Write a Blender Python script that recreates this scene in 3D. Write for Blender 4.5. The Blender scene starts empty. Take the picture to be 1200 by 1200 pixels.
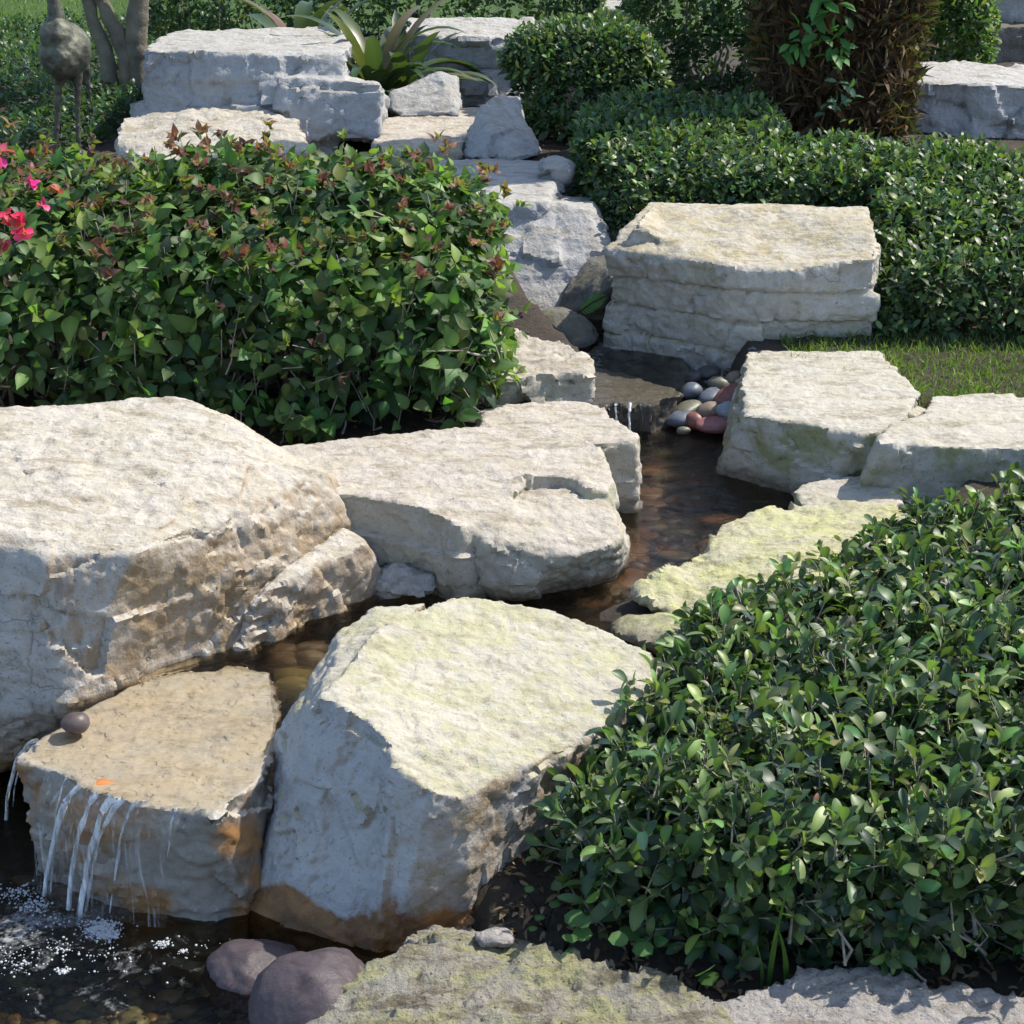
import bpy, bmesh, math, random
import numpy as np
from mathutils import Vector, Matrix

random.seed(7)
RNG = np.random.default_rng(11)
SC = bpy.context.scene
COL = SC.collection
R = math.radians

# ------------------------------------------------------------------ camera, sky, sun, exposure
CAM_H, PITCH, F = 1.9, R(22.0), 2000.0 / 1200.0
cam_d = bpy.data.cameras.new('camera')
cam_d.sensor_width = 36.0
cam_d.lens = 36.0 * F
cam_d.clip_start = 0.05
cam_d.clip_end = 2000.0
cam = bpy.data.objects.new('camera', cam_d)
cam.location = (0, 0, CAM_H)
cam.rotation_euler = (R(90) - PITCH, 0, 0)
COL.objects.link(cam)
SC.camera = cam

SUN_EL, SUN_AZ = R(52.0), math.atan2(0.93, 0.37)      # azimuth from +Y towards +X
world = bpy.data.worlds.new('World')
SC.world = world
world.use_nodes = True
wn = world.node_tree.nodes
wn.clear()
sky = wn.new('ShaderNodeTexSky')
sky.sky_type = 'NISHITA'
sky.sun_disc = False
sky.sun_elevation = SUN_EL
sky.sun_rotation = SUN_AZ
bg = wn.new('ShaderNodeBackground')
bg.inputs['Strength'].default_value = 0.15
wo = wn.new('ShaderNodeOutputWorld')
world.node_tree.links.new(sky.outputs[0], bg.inputs[0])
world.node_tree.links.new(bg.outputs[0], wo.inputs[0])
sun_d = bpy.data.lights.new('sun', 'SUN')
sun_d.energy = 3.9
sun_d.angle = R(0.53)
sun_d.color = (1.0, 0.93, 0.82)
sun = bpy.data.objects.new('sun', sun_d)
S = Vector((math.sin(SUN_AZ) * math.cos(SUN_EL), math.cos(SUN_AZ) * math.cos(SUN_EL), math.sin(SUN_EL)))
sun.rotation_euler = (-S).to_track_quat('-Z', 'Y').to_euler()
sun.location = (6, 4, 8)
COL.objects.link(sun)
SC.view_settings.view_transform = 'Standard'
SC.view_settings.look = 'None'
SC.view_settings.gamma = 1.0
SC.view_settings.use_curve_mapping = False
SC.view_settings.exposure = 0.82
SC.render.engine = 'CYCLES'
SC.cycles.use_denoising = True
SC.cycles.max_bounces = 10
SC.cycles.transparent_max_bounces = 12
SC.cycles.sample_clamp_indirect = 6.0

# ------------------------------------------------------------------ photo pixel (1200 px frame) -> world point
def ray(px, py):
    u, v = (px - 600.0) / 2000.0, (600.0 - py) / 2000.0
    c, s = math.cos(PITCH), math.sin(PITCH)
    return (u, c + v * s, -s + v * c)
def PZ(px, py, z):
    d = ray(px, py)
    t = (z - CAM_H) / d[2]
    return Vector((d[0] * t, d[1] * t, z))
def PY(px, py, y):
    d = ray(px, py)
    t = y / d[1]
    return Vector((d[0] * t, y, CAM_H + d[2] * t))
def project(p):
    p = np.asarray(p, float)
    c, s = math.cos(PITCH), math.sin(PITCH)
    y, z = p[:, 1], p[:, 2] - CAM_H
    depth = y * c - z * s
    return 600 + 2000 * p[:, 0] / depth, 600 - 2000 * (y * s + z * c) / depth, depth

# ------------------------------------------------------------------ numpy noise
def _h(ix, iy, iz, seed):
    n = (ix.astype(np.uint32) * np.uint32(73856093)) ^ (iy.astype(np.uint32) * np.uint32(19349663)) ^ \
        (iz.astype(np.uint32) * np.uint32(83492791)) ^ np.uint32((seed * 2654435761) & 0xffffffff)
    n = (n ^ (n >> np.uint32(15))) * np.uint32(2246822519)
    n = (n ^ (n >> np.uint32(13))) * np.uint32(3266489917)
    n = n ^ (n >> np.uint32(16))
    return n.astype(np.float64) / 4294967295.0
def vnoise(p, seed=0):
    i = np.floor(p).astype(np.int64)
    f = p - i
    f = f * f * f * (f * (f * 6 - 15) + 10)
    out = 0
    for dx in (0, 1):
        wx = f[:, 0] if dx else 1 - f[:, 0]
        for dy in (0, 1):
            wy = f[:, 1] if dy else 1 - f[:, 1]
            for dz in (0, 1):
                wz = f[:, 2] if dz else 1 - f[:, 2]
                out = out + wx * wy * wz * _h(i[:, 0] + dx, i[:, 1] + dy, i[:, 2] + dz, seed)
    return out * 2 - 1
def fbm(p, seed=0, octaves=4, gain=0.5):
    a, o, s = 1.0, 0.0, 0.0
    for k in range(octaves):
        o = o + a * vnoise(p, seed + k * 17)
        s += a
        a *= gain
        p = p * 2.03 + 3.7
    return o / s
def worley(p, seed=0):
    i = np.floor(p).astype(np.int64)
    n = len(p)
    f1 = np.full(n, 9.0); f2 = np.full(n, 9.0)
    cid = np.zeros((n, 3)); cpt = np.zeros((n, 3))
    for dx in (-1, 0, 1):
        for dy in (-1, 0, 1):
            for dz in (-1, 0, 1):
                a, b, c = i[:, 0] + dx, i[:, 1] + dy, i[:, 2] + dz
                q = np.stack([a + _h(a, b, c, seed), b + _h(a, b, c, seed + 1), c + _h(a, b, c, seed + 2)], 1)
                d = np.sqrt(((q - p) ** 2).sum(1))
                m = d < f1
                f2 = np.where(m, f1, np.minimum(f2, d))
                f1 = np.where(m, d, f1)
                cid[m] = np.stack([a, b, c], 1)[m]
                cpt[m] = q[m]
    return f1, f2, cid, cpt

# ------------------------------------------------------------------ mesh and object helpers
def np_mesh(name, v, f, col=None, smooth=True):
    """f: (n,3) or (n,4) int array"""
    me = bpy.data.meshes.new(name)
    v = np.asarray(v, np.float32); f = np.asarray(f, np.int32)
    n, k = f.shape
    me.vertices.add(len(v)); me.vertices.foreach_set('co', v.ravel())
    me.loops.add(n * k); me.loops.foreach_set('vertex_index', f.ravel())
    me.polygons.add(n); me.polygons.foreach_set('loop_start', np.arange(0, n * k, k, dtype=np.int32))
    me.update(calc_edges=True)
    me.polygons.foreach_set('use_smooth', np.full(n, smooth))
    if col is not None:
        at = me.color_attributes.new('tint', 'FLOAT_COLOR', 'POINT')
        c = np.ones((len(v), 4), np.float32); c[:, :3] = col
        at.data.foreach_set('color', c.ravel())
    me.update()
    return me
def link(name, me, mat=None, parent=None, loc=None):
    o = bpy.data.objects.new(name, me)
    COL.objects.link(o)
    if mat is not None and me is not None and not me.materials:
        me.materials.append(mat)
    if loc is not None:
        o.location = loc
    if parent is not None:
        o.parent = parent
    return o
def tag(o, label=None, cat=None, group=None, kind=None):
    if label: o['label'] = label
    if cat: o['category'] = cat
    if group: o['group'] = group
    if kind: o['kind'] = kind
    return o
def empty(name, loc, label, cat, group=None):
    o = bpy.data.objects.new(name, None)
    o.empty_display_size = 0.1
    COL.objects.link(o)
    o.location = loc
    return tag(o, label, cat, group)
def rebase(me):
    """move the mesh so that its origin is the centre of its base; returns that point"""
    n = len(me.vertices)
    co = np.empty(n * 3, np.float32); me.vertices.foreach_get('co', co); co = co.reshape(-1, 3)
    b = np.array([(co[:, 0].min() + co[:, 0].max()) / 2, (co[:, 1].min() + co[:, 1].max()) / 2, co[:, 2].min()])
    me.vertices.foreach_set('co', (co - b).astype(np.float32).ravel())
    me.update()
    return Vector(b)
def get_co(me):
    co = np.empty(len(me.vertices) * 3, np.float32); me.vertices.foreach_get('co', co)
    return co.reshape(-1, 3).astype(np.float64)
def get_no(me):
    no = np.empty(len(me.vertices) * 3, np.float32); me.vertex_normals.foreach_get('vector', no)
    return no.reshape(-1, 3).astype(np.float64)

def solid(chunks, vox):
    """fuse hulls / prisms into one closed surface of even small faces"""
    bm = bmesh.new()
    for c in chunks:
        if c[0] == 'hull':
            b2 = bmesh.new()
            for p in c[1]: b2.verts.new(p)
            bmesh.ops.convex_hull(b2, input=b2.verts)
            for v in [v for v in b2.verts if not v.link_faces]: b2.verts.remove(v)
        else:                                             # prism: rings bottom .. top
            b2 = bmesh.new()
            rs = [[b2.verts.new(p) for p in ring] for ring in c[1]]
            n = len(rs[0])
            for a, b in zip(rs[:-1], rs[1:]):
                for i in range(n):
                    b2.faces.new((a[i], a[(i + 1) % n], b[(i + 1) % n], b[i]))
            b2.faces.new(rs[-1]); b2.faces.new(rs[0][::-1])
            bmesh.ops.triangulate(b2, faces=b2.faces[:])
            bmesh.ops.recalc_face_normals(b2, faces=b2.faces[:])
        tmp = bpy.data.meshes.new('tmp'); b2.to_mesh(tmp); b2.free()
        bm.from_mesh(tmp); bpy.data.meshes.remove(tmp)
    me = bpy.data.meshes.new('tmp'); bm.to_mesh(me); bm.free()
    o = bpy.data.objects.new('tmp', me); COL.objects.link(o)
    m = o.modifiers.new('r', 'REMESH'); m.mode = 'VOXEL'; m.voxel_size = vox; m.adaptivity = 0.0
    dg = bpy.context.evaluated_depsgraph_get(); dg.update()
    out = bpy.data.meshes.new_from_object(o.evaluated_get(dg))
    bpy.data.objects.remove(o); bpy.data.meshes.remove(me)
    out.polygons.foreach_set('use_smooth', np.ones(len(out.polygons), bool))
    return out

def weather(me, seed, facet=0.02, fsize=0.16, strata=0.012, layer=0.07, rough=0.008, flake=0.006, cracks=0.0, step=0.006, sharp=48):
    off = np.array([seed * 3.17, seed * 1.93, seed * 2.71])
    # broad chiselled planes
    p = get_co(me); n = get_no(me)
    po = p + off
    q = po + 0.035 * np.stack([vnoise(po * 6, seed + 5), vnoise(po * 6, seed + 6), vnoise(po * 6, seed + 7)], 1)
    side = 1 - np.clip(n[:, 2], 0, 1) ** 2
    w = 0.22 + 0.78 * side
    sc = np.array([1, 1, 1.5]) / fsize
    f1, f2, cid, cpt = worley(q * sc, seed)
    ci = cid.astype(np.int64)
    rv = np.stack([_h(ci[:, 0], ci[:, 1], ci[:, 2], seed + 20 + k) for k in range(3)], 1) - 0.5
    lift = _h(ci[:, 0], ci[:, 1], ci[:, 2], seed + 31) - 0.5
    tilt = ((q * sc - cpt) * rv).sum(1)
    d = facet * w * (lift * 0.8 + tilt * 1.5)
    # bedding layers with broken joints
    zz = p[:, 2] + 0.03 * vnoise(po * 2.4, seed + 40) + 0.006 * vnoise(po * 14, seed + 41)
    ll = zz / layer
    li = np.floor(ll); fr = ll - li
    hz = np.zeros_like(li, dtype=np.int64)
    run = np.floor(vnoise(po * np.array([2.6, 2.6, 0.1]), seed + 44) * 3).astype(np.int64)
    s0 = _h(li.astype(np.int64), run, hz, seed + 50) - 0.5
    d += strata * side * s0 * 2
    if cracks:
        d -= cracks * side * np.exp(-(np.minimum(fr, 1 - fr) / 0.06) ** 2) * (vnoise(po * 4, seed + 43) > -0.15)
        vv = vnoise(np.stack([po[:, 0] * 7 + 0.3 * vnoise(po * 12, seed + 46), po[:, 1] * 2, li * 7.7], 1), seed + 45)
        d -= cracks * side * np.exp(-(vv / 0.035) ** 2) * 0.9
    # terraced breaks
    fl = fbm(po * np.array([4.2, 4.2, 5.5]), seed + 61, 4, .55) * 4.0
    d += step * side * (np.floor(fl) + np.clip((fl - np.floor(fl)) * 9, 0, 1))
    d += 0.35 * facet * w * fbm(po * 5, seed + 60, 3)
    p = p + n * d[:, None]
    me.vertices.foreach_set('co', p.astype(np.float32).ravel()); me.update()
    # fine breaks
    n = get_no(me); po = p + off
    top = np.clip(n[:, 2] - 0.5, 0, 1) / 0.5
    f1, f2, cid, cpt = worley(po / (fsize * 0.28) * np.array([1, 1, 1.6]), seed + 3)
    ci = cid.astype(np.int64)
    rv = np.stack([_h(ci[:, 0], ci[:, 1], ci[:, 2], seed + 70 + k) for k in range(3)], 1) - 0.5
    tilt = ((po / (fsize * 0.28) * np.array([1, 1, 1.6]) - cpt) * rv).sum(1)
    rm = np.clip(fbm(po * 3.3, seed + 77, 3) * 2.2 + 0.75, 0.12, 1.6)
    d = rough * rm * (0.25 + 0.75 * (1 - top)) * tilt * 1.9
    rg = 1 - 2.4 * np.abs(fbm(po * 16, seed + 80, 4, .6))
    d += rough * rm * 0.6 * rg * (0.35 + 0.65 * (1 - top))
    d += rough * 0.35 * fbm(po * 55, seed + 85, 3, .6)
    fl = fbm(po * np.array([5, 9, 3]), seed + 90, 5, .6) * 4.0
    d += flake * top * (np.floor(fl) + np.clip((fl - np.floor(fl)) * 8, 0, 1)) * 0.6
    p = p + n * d[:, None]
    me.vertices.foreach_set('co', p.astype(np.float32).ravel()); me.update()
    me.set_sharp_from_angle(angle=R(sharp))

# ------------------------------------------------------------------ materials
def mat_new(name):
    m = bpy.data.materials.new(name); m.use_nodes = True
    nt = m.node_tree; nt.nodes.clear()
    return m, nt
class NT:
    def __init__(s, nt): s.nt = nt
    def n(s, t, **kw):
        x = s.nt.nodes.new('ShaderNode' + t)
        for k, v in kw.items():
            if k.startswith('i_'):
                k = k[2:]; k = int(k) if k.isdigit() else k.replace('_', ' ')
                x.inputs[k].default_value = v
            else: setattr(x, k, v)
        return x
    def l(s, a, b): s.nt.links.new(a, b)
    def noise(s, vec, scale, detail=4, rough=0.6, dist=0.0):
        x = s.n('TexNoise', i_Scale=scale, i_Detail=detail, i_Roughness=rough, i_Distortion=dist)
        s.l(vec, x.inputs['Vector']); return x.outputs['Fac']
    def remap(s, v, a, b, c=0.0, d=1.0):
        x = s.n('MapRange', i_1=a, i_2=b, i_3=c, i_4=d); x.clamp = True
        s.l(v, x.inputs[0]); return x.outputs[0]
    def math(s, op, a, b=None):
        x = s.n('Math', operation=op)
        for i, q in enumerate((a, b)):
            if q is None: continue
            if isinstance(q, (int, float)): x.inputs[i].default_value = q
            else: s.l(q, x.inputs[i])
        return x.outputs[0]
    def mix(s, fac, a, b, blend='MIX'):
        x = s.n('Mix', data_type='RGBA', blend_type=blend)
        for q, i in ((fac, 0), (a, 6), (b, 7)):
            if isinstance(q, (int, float)): x.inputs[i].default_value = q
            elif isinstance(q, tuple): x.inputs[i].default_value = (*q, 1)
            else: s.l(q, x.inputs[i])
        return x.outputs[2]
    def scale(s, vec, xyz):
        x = s.n('Mapping'); x.inputs['Scale'].default_value = xyz
        s.l(vec, x.inputs['Vector']); return x.outputs[0]

def limestone(name, base=(.47, .44, .39), dark=(.27, .24, .20), top=(.52, .48, .40), moss=(.30, .30, .11), moss_amt=.4,
              algae=(.24, .25, .12), algae_amt=.0, stain=None, fleck=.55, speck=.5, grime=.4, rough=.85, bump=.5, wet=None, brown=None):
    top = tuple(x * .86 for x in top); moss = tuple(x * .9 for x in moss); fleck = min(1, fleck * 1.3)
    m, nt = mat_new(name); N = NT(nt)
    geo = N.n('NewGeometry'); pos = geo.outputs['Position']
    sep = N.n('SeparateXYZ'); N.l(geo.outputs['Normal'], sep.inputs[0])
    sepp = N.n('SeparateXYZ'); N.l(pos, sepp.inputs[0])
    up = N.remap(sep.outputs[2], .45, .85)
    big = N.noise(pos, 4.5, 6, .6, .4)
    c = N.mix(N.remap(big, .32, .68), dark, base)
    c = N.mix(0.75, c, base)
    bed = N.noise(N.scale(pos, (5, 5, 40)), 1.0, 6, .65)
    c = N.mix(N.math('MULTIPLY', N.remap(bed, .55, .75), .35), c, dark)
    mid = N.noise(pos, 28, 8, .7)
    c = N.mix(N.math('MULTIPLY', N.remap(mid, .35, .75), .35), c, (min(base[0] * 1.35, .72), min(base[1] * 1.35, .7), min(base[2] * 1.35, .66)))
    # grime in patches, stretched downwards
    gr = N.noise(N.scale(pos, (14, 14, 4)), 1.0, 7, .7, .3)
    c = N.mix(N.math('MULTIPLY', N.remap(gr, .52, .72), grime), c, (dark[0] * .55, dark[1] * .52, dark[2] * .45))
    if brown:                                             # iron-brown weathering of one broken face; on the ledge, wet tone and painted shadow
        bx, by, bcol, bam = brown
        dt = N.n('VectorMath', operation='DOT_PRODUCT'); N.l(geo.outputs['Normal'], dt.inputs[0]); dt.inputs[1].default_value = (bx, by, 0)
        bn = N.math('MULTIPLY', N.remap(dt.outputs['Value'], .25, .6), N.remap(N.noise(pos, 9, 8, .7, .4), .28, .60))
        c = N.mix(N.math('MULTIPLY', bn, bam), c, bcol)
    if algae_amt:
        al = N.noise(pos, 6, 5, .65, .5)
        c = N.mix(N.math('MULTIPLY', N.remap(al, .46, .60), algae_amt), c, algae)
    # tops: weathered colour, kept paler than sides to paint sun contrast; yellow-green lichen patches
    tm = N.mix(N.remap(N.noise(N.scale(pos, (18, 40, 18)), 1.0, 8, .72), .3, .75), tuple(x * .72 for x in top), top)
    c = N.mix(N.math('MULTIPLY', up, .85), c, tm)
    mo = N.noise(N.scale(pos, (9, 13, 9)), 1.0, 12, .78, .5)
    c = N.mix(N.math('MULTIPLY', N.math('MULTIPLY', N.remap(mo, .47, .56), up), moss_amt), c, moss)
    fk = N.noise(N.scale(pos, (9, 26, 15)), 1.0, 9, .76, .5)
    c = N.mix(N.math('MULTIPLY', N.math('MULTIPLY', N.remap(fk, .50, .62), up), fleck), c, (top[0] * .42, top[1] * .38, top[2] * .30))
    # pits and specks
    sp = N.noise(pos, 130, 3, .6)
    c = N.mix(N.math('MULTIPLY', N.remap(sp, .60, .70), speck), c, (.09, .08, .065))
    sp2 = N.noise(N.scale(pos, (30, 70, 40)), 1.0, 6, .75)
    c = N.mix(N.math('MULTIPLY', N.remap(sp2, .58, .70), speck * .8), c, (dark[0] * .5, dark[1] * .5, dark[2] * .45))
    if stain:
        z0, z1, scol = stain
        wob = N.math('MULTIPLY', N.math('SUBTRACT', N.noise(pos, 7, 5, .6), .5), .22)
        zz = N.math('ADD', sepp.outputs[2], wob)
        sm = N.remap(zz, z0, z1, 1.0, 0.0)
        sc2 = N.mix(N.remap(N.noise(pos, 16, 5, .6), .35, .65), scol, tuple(x * .45 for x in scol))
        c = N.mix(N.math('MULTIPLY', sm, .88), c, sc2)
    cw = N.n('TexNoise', i_Scale=6.0, i_Detail=5.0); N.l(pos, cw.inputs['Vector'])
    cs = N.n('VectorMath', operation='SCALE'); cs.inputs['Scale'].default_value = .16; N.l(cw.outputs['Color'], cs.inputs[0])
    ca = N.n('VectorMath', operation='ADD'); N.l(pos, ca.inputs[0]); N.l(cs.outputs[0], ca.inputs[1])
    cv = N.n('TexVoronoi', i_Scale=1.0, feature='DISTANCE_TO_EDGE'); N.l(N.scale(ca.outputs[0], (5, 5, 9)), cv.inputs['Vector'])
    crk = N.math('MULTIPLY', N.remap(cv.outputs['Distance'], .002, .014, 1.0, 0.0), N.math('MULTIPLY', N.remap(N.noise(pos, 5, 4), .55, .62), N.math('SUBTRACT', 1.0, up)))
    c = N.mix(N.math('MULTIPLY', crk, .4), c, (dark[0] * .3, dark[1] * .28, dark[2] * .25))
    rgh = N.n('Value'); rgh.outputs[0].default_value = rough
    ro = rgh.outputs[0]
    if wet is not None:                                   # the band that the water keeps wet
        wb = N.math('ADD', sepp.outputs[2], N.math('MULTIPLY', N.math('SUBTRACT', N.noise(pos, 9, 4), .5), .03))
        wm = N.remap(wb, wet, wet + .035, 1.0, 0.0)
        c = N.mix(N.math('MULTIPLY', wm, .72), c, (.075, .06, .042))
        ro = N.remap(wm, 0, 1, rough, .22)
    b1 = N.noise(pos, 45, 8, .72); b2 = N.noise(pos, 170, 4, .65); b3 = N.noise(N.scale(pos, (10, 10, 60)), 1, 5, .6)
    vo = N.n('TexVoronoi', i_Scale=42.0, feature='F1'); N.l(N.n('VectorMath', operation='ADD').outputs[0], vo.inputs['Vector'])
    va = vo.inputs['Vector'].links[0].from_node
    wv = N.n('TexNoise', i_Scale=20.0, i_Detail=3.0); N.l(pos, wv.inputs['Vector'])
    wsc = N.n('VectorMath', operation='SCALE'); wsc.inputs['Scale'].default_value = .05; N.l(wv.outputs['Color'], wsc.inputs[0])
    N.l(pos, va.inputs[0]); N.l(wsc.outputs[0], va.inputs[1])
    hsum = N.math('ADD', N.math('ADD', b1, N.math('MULTIPLY', b2, .25)), N.math('ADD', N.math('MULTIPLY', b3, .3), N.math('MULTIPLY', vo.outputs['Distance'], .5)))
    hsum = N.math('SUBTRACT', hsum, N.math('MULTIPLY', crk, .5))
    bp = N.n('Bump', i_Strength=bump, i_Distance=.022); N.l(hsum, bp.inputs['Height'])
    bs = N.n('BsdfPrincipled'); N.l(c, bs.inputs['Base Color']); N.l(ro, bs.inputs['Roughness']); N.l(bp.outputs[0], bs.inputs['Normal'])
    bs.inputs['Specular IOR Level'].default_value = .3
    out = N.n('OutputMaterial'); N.l(bs.outputs[0], out.inputs[0])
    return m

def leaf_material(name, rough=.38, trans=.28, spec=.5):
    m, nt = mat_new(name); N = NT(nt)
    at = N.n('Attribute', attribute_name='tint')
    geo = N.n('NewGeometry')
    c = N.mix(N.math('MULTIPLY', N.noise(geo.outputs['Position'], 60, 2), .5), at.outputs['Color'], N.mix(1.0, at.outputs['Color'], (.55, .6, .5), 'MULTIPLY'))
    c = N.mix(N.math('MULTIPLY', geo.outputs['Backfacing'], .45), c, (.13, .19, .09))
    bs = N.n('BsdfPrincipled', i_Roughness=rough); N.l(c, bs.inputs['Base Color']); bs.inputs['Specular IOR Level'].default_value = spec
    tr = N.n('BsdfTranslucent'); N.l(N.mix(1.0, c, (1.5, 1.7, .5), 'MULTIPLY'), tr.inputs[0])
    mx = N.n('MixShader', i_0=trans); N.l(bs.outputs[0], mx.inputs[1]); N.l(tr.outputs[0], mx.inputs[2])
    out = N.n('OutputMaterial'); N.l(mx.outputs[0], out.inputs[0])
    return m
def simple(name, col, rough=.7, var=.4, scale=20, bump=.3, spec=.4, metal=0.0, dist=.01, second=None):
    m, nt = mat_new(name); N = NT(nt)
    geo = N.n('NewGeometry'); pos = geo.outputs['Position']
    nz = N.noise(pos, scale, 6, .65)
    c = N.mix(N.remap(nz, .3, .7), tuple(x * (1 - var) for x in col), second or tuple(min(1, x * (1 + var)) for x in col))
    bp = N.n('Bump', i_Strength=bump, i_Distance=dist); N.l(N.noise(pos, scale * 3, 6, .7), bp.inputs['Height'])
    bs = N.n('BsdfPrincipled', i_Roughness=rough, i_Metallic=metal); N.l(c, bs.inputs['Base Color']); N.l(bp.outputs[0], bs.inputs['Normal'])
    bs.inputs['Specular IOR Level'].default_value = spec
    out = N.n('OutputMaterial'); N.l(bs.outputs[0], out.inputs[0])
    return m
def tinted(name, rough=.6, spec=.4, bump=.2, scale=60, wet=False):
    m, nt = mat_new(name); N = NT(nt)
    at = N.n('Attribute', attribute_name='tint'); geo = N.n('NewGeometry'); pos = geo.outputs['Position']
    c = N.mix(N.remap(N.noise(pos, scale, 5, .7), .3, .7), N.mix(1.0, at.outputs['Color'], (.6, .6, .6), 'MULTIPLY'), at.outputs['Color'])
    bp = N.n('Bump', i_Strength=bump, i_Distance=.005); N.l(N.noise(pos, scale * 2, 5, .7), bp.inputs['Height'])
    bs = N.n('BsdfPrincipled', i_Roughness=rough); N.l(c, bs.inputs['Base Color']); N.l(bp.outputs[0], bs.inputs['Normal'])
    bs.inputs['Specular IOR Level'].default_value = spec
    out = N.n('OutputMaterial'); N.l(bs.outputs[0], out.inputs[0])
    return m
def water_material(name, tint, wave, foam=None, refr=0.0, dist=.012):
    m, nt = mat_new(name); N = NT(nt)
    geo = N.n('NewGeometry'); pos = geo.outputs['Position']
    h = N.math('ADD', N.noise(N.scale(pos, (16, 26, 10)), 1.0, 4, .6, .6), N.math('MULTIPLY', N.noise(pos, 60, 3, .5, .4), .35))
    bp = N.n('Bump', i_Strength=wave, i_Distance=dist); N.l(h, bp.inputs['Height'])
    fr = N.n('Fresnel', i_IOR=1.33); N.l(bp.outputs[0], fr.inputs['Normal'])
    tr = N.n('BsdfTransparent'); tr.inputs[0].default_value = (*tint, 1)
    if refr:
        rf = N.n('BsdfRefraction', i_Roughness=.0, i_IOR=1.33); rf.inputs[0].default_value = (*tint, 1); N.l(bp.outputs[0], rf.inputs['Normal'])
        rm_ = N.n('MixShader', i_0=refr); N.l(tr.outputs[0], rm_.inputs[1]); N.l(rf.outputs[0], rm_.inputs[2]); tr = rm_
    gl = N.n('BsdfGlossy', i_Roughness=.03); N.l(bp.outputs[0], gl.inputs['Normal'])
    mx = N.n('MixShader'); N.l(fr.outputs[0], mx.inputs[0]); N.l(tr.outputs[0], mx.inputs[1]); N.l(gl.outputs[0], mx.inputs[2])
    last = mx.outputs[0]
    if foam:                                              # patches of froth drifting from the foot of the fall
        fx, fy, fr_ = foam
        cmb = N.n('CombineXYZ', i_0=fx, i_1=fy, i_2=0.0)
        dv = N.n('VectorMath', operation='DISTANCE'); N.l(pos, dv.inputs[0]); N.l(cmb.outputs[0], dv.inputs[1])
        near = N.remap(dv.outputs['Value'], .03, fr_, .06, -.16)
        f1 = N.math('ADD', N.noise(pos, 11, 7, .72, .8), near)
        f2 = N.noise(pos, 75, 5, .7)
        mask = N.math('MULTIPLY', N.remap(f1, .54, .70, 0.0, .8), N.remap(f2, .40, .62))
        df = N.n('BsdfDiffuse'); df.inputs[0].default_value = (.42, .44, .45, 1)
        m2 = N.n('MixShader'); N.l(mask, m2.inputs[0]); N.l(last, m2.inputs[1]); N.l(df.outputs[0], m2.inputs[2])
        last = m2.outputs[0]
    out = N.n('OutputMaterial'); N.l(last, out.inputs[0])
    return m

# ------------------------------------------------------------------ ground, lawn, water
LOW, MID, UPP = 0.0, 0.25, 0.345           # the three water levels
CH = [  # stream: (point a, point b, half width, bed height, bank width)
    (PZ(60, 1150, 0), PZ(-350, 1050, 0), .42, -.14, .22),
    (PZ(60, 1150, 0), PZ(120, 1350, 0), .36, -.14, .22),
    (PZ(60, 1150, 0), PZ(230, 1110, 0), .22, -.14, .16),
    (PZ(60, 1150, 0), PZ(60, 930, 0), .30, -.14, .2),
    (PZ(230, 1110, 0), PZ(440, 1130, 0), .17, -.13, .10),
    (PZ(790, 560, .15), PZ(1000, 610, .15), .27, .12, .12),
    (PZ(800, 600, .25), PZ(1010, 588, .25), .22, .12, .10),
    (PZ(160, 900, .1), PZ(420, 770, .15), .28, .06, .18),
    (PZ(420, 770, .15), PZ(700, 690, .15), .22, .10, .16),
    (PZ(700, 690, .15), PZ(790, 560, .15), .24, .12, .16),
    (PZ(790, 560, .15), PZ(770, 480, .2), .20, .14, .14),
    (PZ(770, 470, .25), PZ(690, 400, .3), .18, .24, .12),
    (PZ(690, 400, .3), PZ(640, 330, .4), .16, .27, .12),
]
def ground_z(x, y, noise=True):
    x = np.asarray(x, float); y = np.asarray(y, float)
    h = np.interp(y, [-200, 0, 2.2, 2.6, 3.2, 3.9, 4.5, 5, 5.6, 6.2, 7, 8, 10, 14, 40, 400],
                  [.06, .06, .07, .11, .19, .34, .41, .43, .52, .60, .64, .68, .70, .73, .9, 2.0])
    if noise:
        p = np.stack([x.ravel(), y.ravel(), np.zeros(x.size)], 1)
        h = h + (.018 * fbm(p * 3, 901, 4) + .006 * vnoise(p * 25, 902)).reshape(x.shape)
    for a, b, r, bed, bw in CH:
        ax, ay, bx, by = a.x, a.y, b.x, b.y
        L2 = (bx - ax) ** 2 + (by - ay) ** 2
        t = np.clip(((x - ax) * (bx - ax) + (y - ay) * (by - ay)) / L2, 0, 1)
        d = np.sqrt((x - ax - t * (bx - ax)) ** 2 + (y - ay - t * (by - ay)) ** 2)
        k = np.clip((d - r + bw * .5) / bw, 0, 1); k = k * k * (3 - 2 * k)
        h = np.where(d < r + bw, np.minimum(h, bed + k * (h - bed)), h)
    return h
def axis(lo, hi, step, far):
    mid = np.arange(lo, hi + 1e-6, step)
    g = step * 1.35 ** np.arange(1, 40); g = np.cumsum(g); g = g[g < far]
    return np.concatenate([(lo - g)[::-1], mid, hi + g])
def grid_mesh(name, xs, ys, zf):
    X, Y = np.meshgrid(xs, ys)
    v = np.stack([X, Y, zf(X, Y)], -1).reshape(-1, 3)
    nx, ny = len(xs), len(ys)
    i = (np.arange(ny - 1)[:, None] * nx + np.arange(nx - 1)[None]).ravel()
    return np_mesh(name, v, np.stack([i, i + 1, i + nx + 1, i + nx], 1))

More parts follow.
